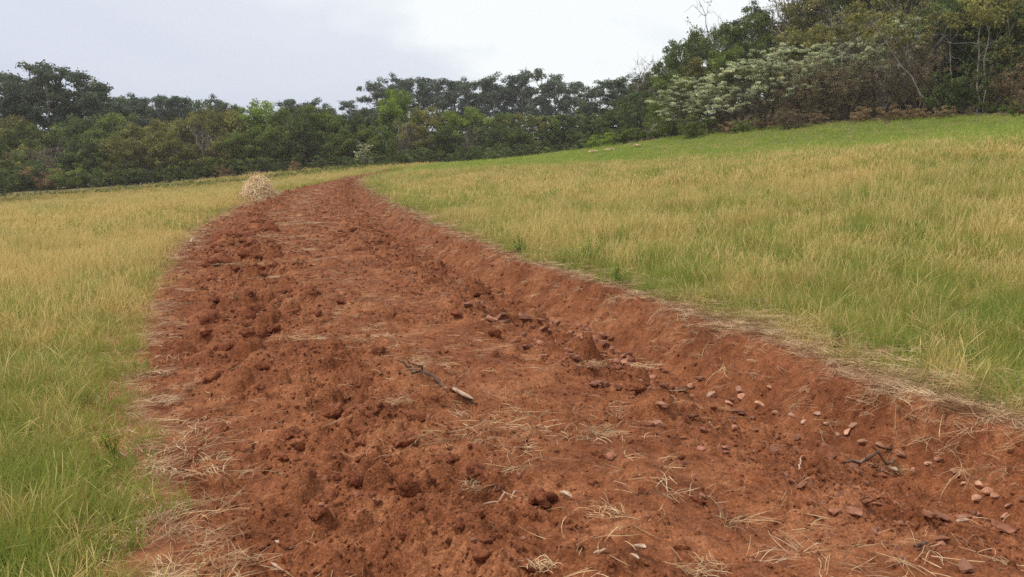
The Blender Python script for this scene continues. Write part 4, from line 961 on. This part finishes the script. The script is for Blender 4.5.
# straw heap at the left edge of the strip
q = soil_at(258, 199); e_ = bpy.data.objects.new('straw_heap', None); col.objects.link(e_); e_.location = q; tag(e_, 'rounded heap of bleached straw at left edge of red strip', 'straw heap')
hs = q[1] / FPX; A_, B_ = 16.5 * hs, 28 * hs
M['heap'] = mat_simple('heap_straw', [(0.35, (0.54, 0.36, 0.18)), (0.5, (0.74, 0.54, 0.30)), (0.68, (0.86, 0.70, 0.45))], 5, 'World', 0.8)
mm = lump_mesh('mound', M['heap'], 4, .18, 1.0, True); o = obj('mound', mm, e_); o.scale = (A_ * .72, A_ * .7, B_ * .72)
g = Geo()
for i in range(3000):
    a = rng.uniform(0, 6.28); zz = rng.uniform(-.1, 1); r = math.sqrt(max(0, 1 - zz * zz)) ; nrm = np.array([r * math.cos(a), r * math.sin(a), zz])
    k = 1 + .35 * vnoise(np.array([math.cos(a) * 2.3 + 7.]), np.array([math.sin(a) * 2.3 + zz * 2.6]), 5)[0] + .18 * (1 - zz)
    p0 = nrm * np.array([A_, A_, B_]) * k * rng.uniform(.84, .97); 
    rz_ = (1 - max(zz, 0) ** 1.6) ** .66; p0 = np.array([A_ * rz_ * math.cos(a), A_ * rz_ * math.sin(a), max(zz, -.04) * B_]) * np.array([k, k, .92 + .25 * (k - 1)]) * rng.uniform(.8, .98)
    tdir = unit(np.cross(nrm, rng.normal(size=3)) + .5 * nrm * rng.uniform(0, 1) ** 3 + np.array([0, 0, -.2]))
    ln = rng.uniform(.15, .6); t = np.linspace(0, 1, 4)[:, None]; pts = p0 + tdir * ln * t + nrm * .28 * (t * (1 - t)) * rng.uniform(0, 2) - np.array([0, 0, .08]) * t ** 2
    g.ribbon(pts, rng.uniform(.010, .02), unit(np.cross(nrm, tdir) + .4 * rng.normal(size=3)))
for i in range(260):
    a = rng.uniform(0, 6.28); r = A_ * rng.uniform(.8, 1.5); g.ribbon(wander(np.array([r * math.cos(a), r * math.sin(a), .06]), np.array([r * math.cos(a), r * math.sin(a), .05]) + np.array([rng.normal(0, .2), rng.normal(0, .2), rng.uniform(-.03, .05)]), 4, .08), .014, unit(rng.normal(size=3) * np.array([1, 1, .3])))
for i in range(60):
    a = rng.uniform(0, 6.28); p0 = np.array([math.cos(a) * A_ * .4, math.sin(a) * A_ * .4, B_ * .8]); g.ribbon(wander(p0, p0 + np.array([rng.normal(0, .2), rng.normal(0, .2), .35]), 4, .06), .010, unit(rng.normal(size=3)))
o = obj('straw', g.mesh('straw', M['heap']), e_); o['kind'] = 'stuff'

# broad-leaved weeds in the grass
def weed(px, py, hpx, mat, label, leafs=70):
    q = field_at(px, py); h = hpx * q[1] / FPX; e_ = bpy.data.objects.new('weed', None); col.objects.link(e_); e_.location = q; tag(e_, label, 'weed', 'broad leaved weeds in the grass')
    gs, gl = Geo(), Geo()
    for i in range(7):
        a = rng.uniform(0, 6.28); end = np.array([math.cos(a) * h * .4 * rng.uniform(.2, 1), math.sin(a) * h * .4 * rng.uniform(.2, 1), h * rng.uniform(.6, 1)]); stem = wander(np.zeros(3), end, 5, .05)
        gs.tube(stem, np.linspace(.004, .002, 5) * max(1, q[1] / 8), 4)
        for k in range(leafs // 7):
            leaves(gl, stem[rng.integers(1, 5)] + rng.normal(size=3) * h * .05, h * .16, 3, max(.008, h * .045), .8, .5, .8)
    obj('stem', gs.mesh('stem', M[mat]), e_); o = obj('leaves', gl.mesh('leaves', M[mat], False, 'leaf'), e_); o['kind'] = 'stuff'
weed(114, 462, 34, 'weed_yellow', 'yellow green leafy weed in lower left grass', 110)
weed(590, 268, 30, 'weed', 'dark green leafy weed beside right bank above the bend'); weed(618, 290, 28, 'weed', 'second dark green leafy weed beside right bank, nearer viewer')
weed(920, 243, 20, 'weed', 'small dark weed among straw in right field'); weed(552, 205, 16, 'weed', 'small dark weed far out in right field'); weed(520, 258, 22, 'weed', 'green weed on lip of right bank midway')
weed(838, 352, 26, 'weed', 'grey green low weed near straw lip at right'); weed(965, 372, 26, 'weed', 'low grey green weed by straw lip near right picture edge')

# small pale heaps of cut straw on the upper field edge
for px, py, lb in ((593, 147, 'small pale straw heap on field crest, leftmost of three'), (609, 144, 'small pale straw heap on field crest, middle of three'), (637, 141, 'small pale straw heap on field crest, nearest the pale shrubs')):
    P = at(px, py, 70); P[2] = float(base_h(P[0], P[1])) + .18; o = obj('straw_pile', lump_mesh('straw_pile', M['straw_pale'], 3, .6, .5, False), None, P); o.scale = (.36, .30, .22); o.rotation_euler = (0, 0, random.uniform(0, 6)); tag(o, lb, 'straw heap', 'small straw heaps on the field crest')

# slightly hazy air
b = bmesh.new(); bmesh.ops.create_cube(b, size=1); me = bpy.data.meshes.new('haze'); b.to_mesh(me); b.free()
hz_o = obj('haze', me, None, (0, 0, 0)); zlo, zhi = float(GZ.min()) - 1, 60.0
hz_o.scale = (620, 620, zhi - zlo); hz_o.location = (0, 0, (zhi + zlo) / 2); hz_o['kind'] = 'stuff'
m = bpy.data.materials.new('haze'); m.use_nodes = True; N = m.node_tree.nodes; N.clear()
o_ = N.new('ShaderNodeOutputMaterial'); v = N.new('ShaderNodeVolumePrincipled'); v.inputs['Color'].default_value = (.96, .975, 1.0, 1); v.inputs['Density'].default_value = 0.00035; v.inputs['Anisotropy'].default_value = .2
m.node_tree.links.new(v.outputs['Volume'], o_.inputs['Volume']); me.materials.append(m)
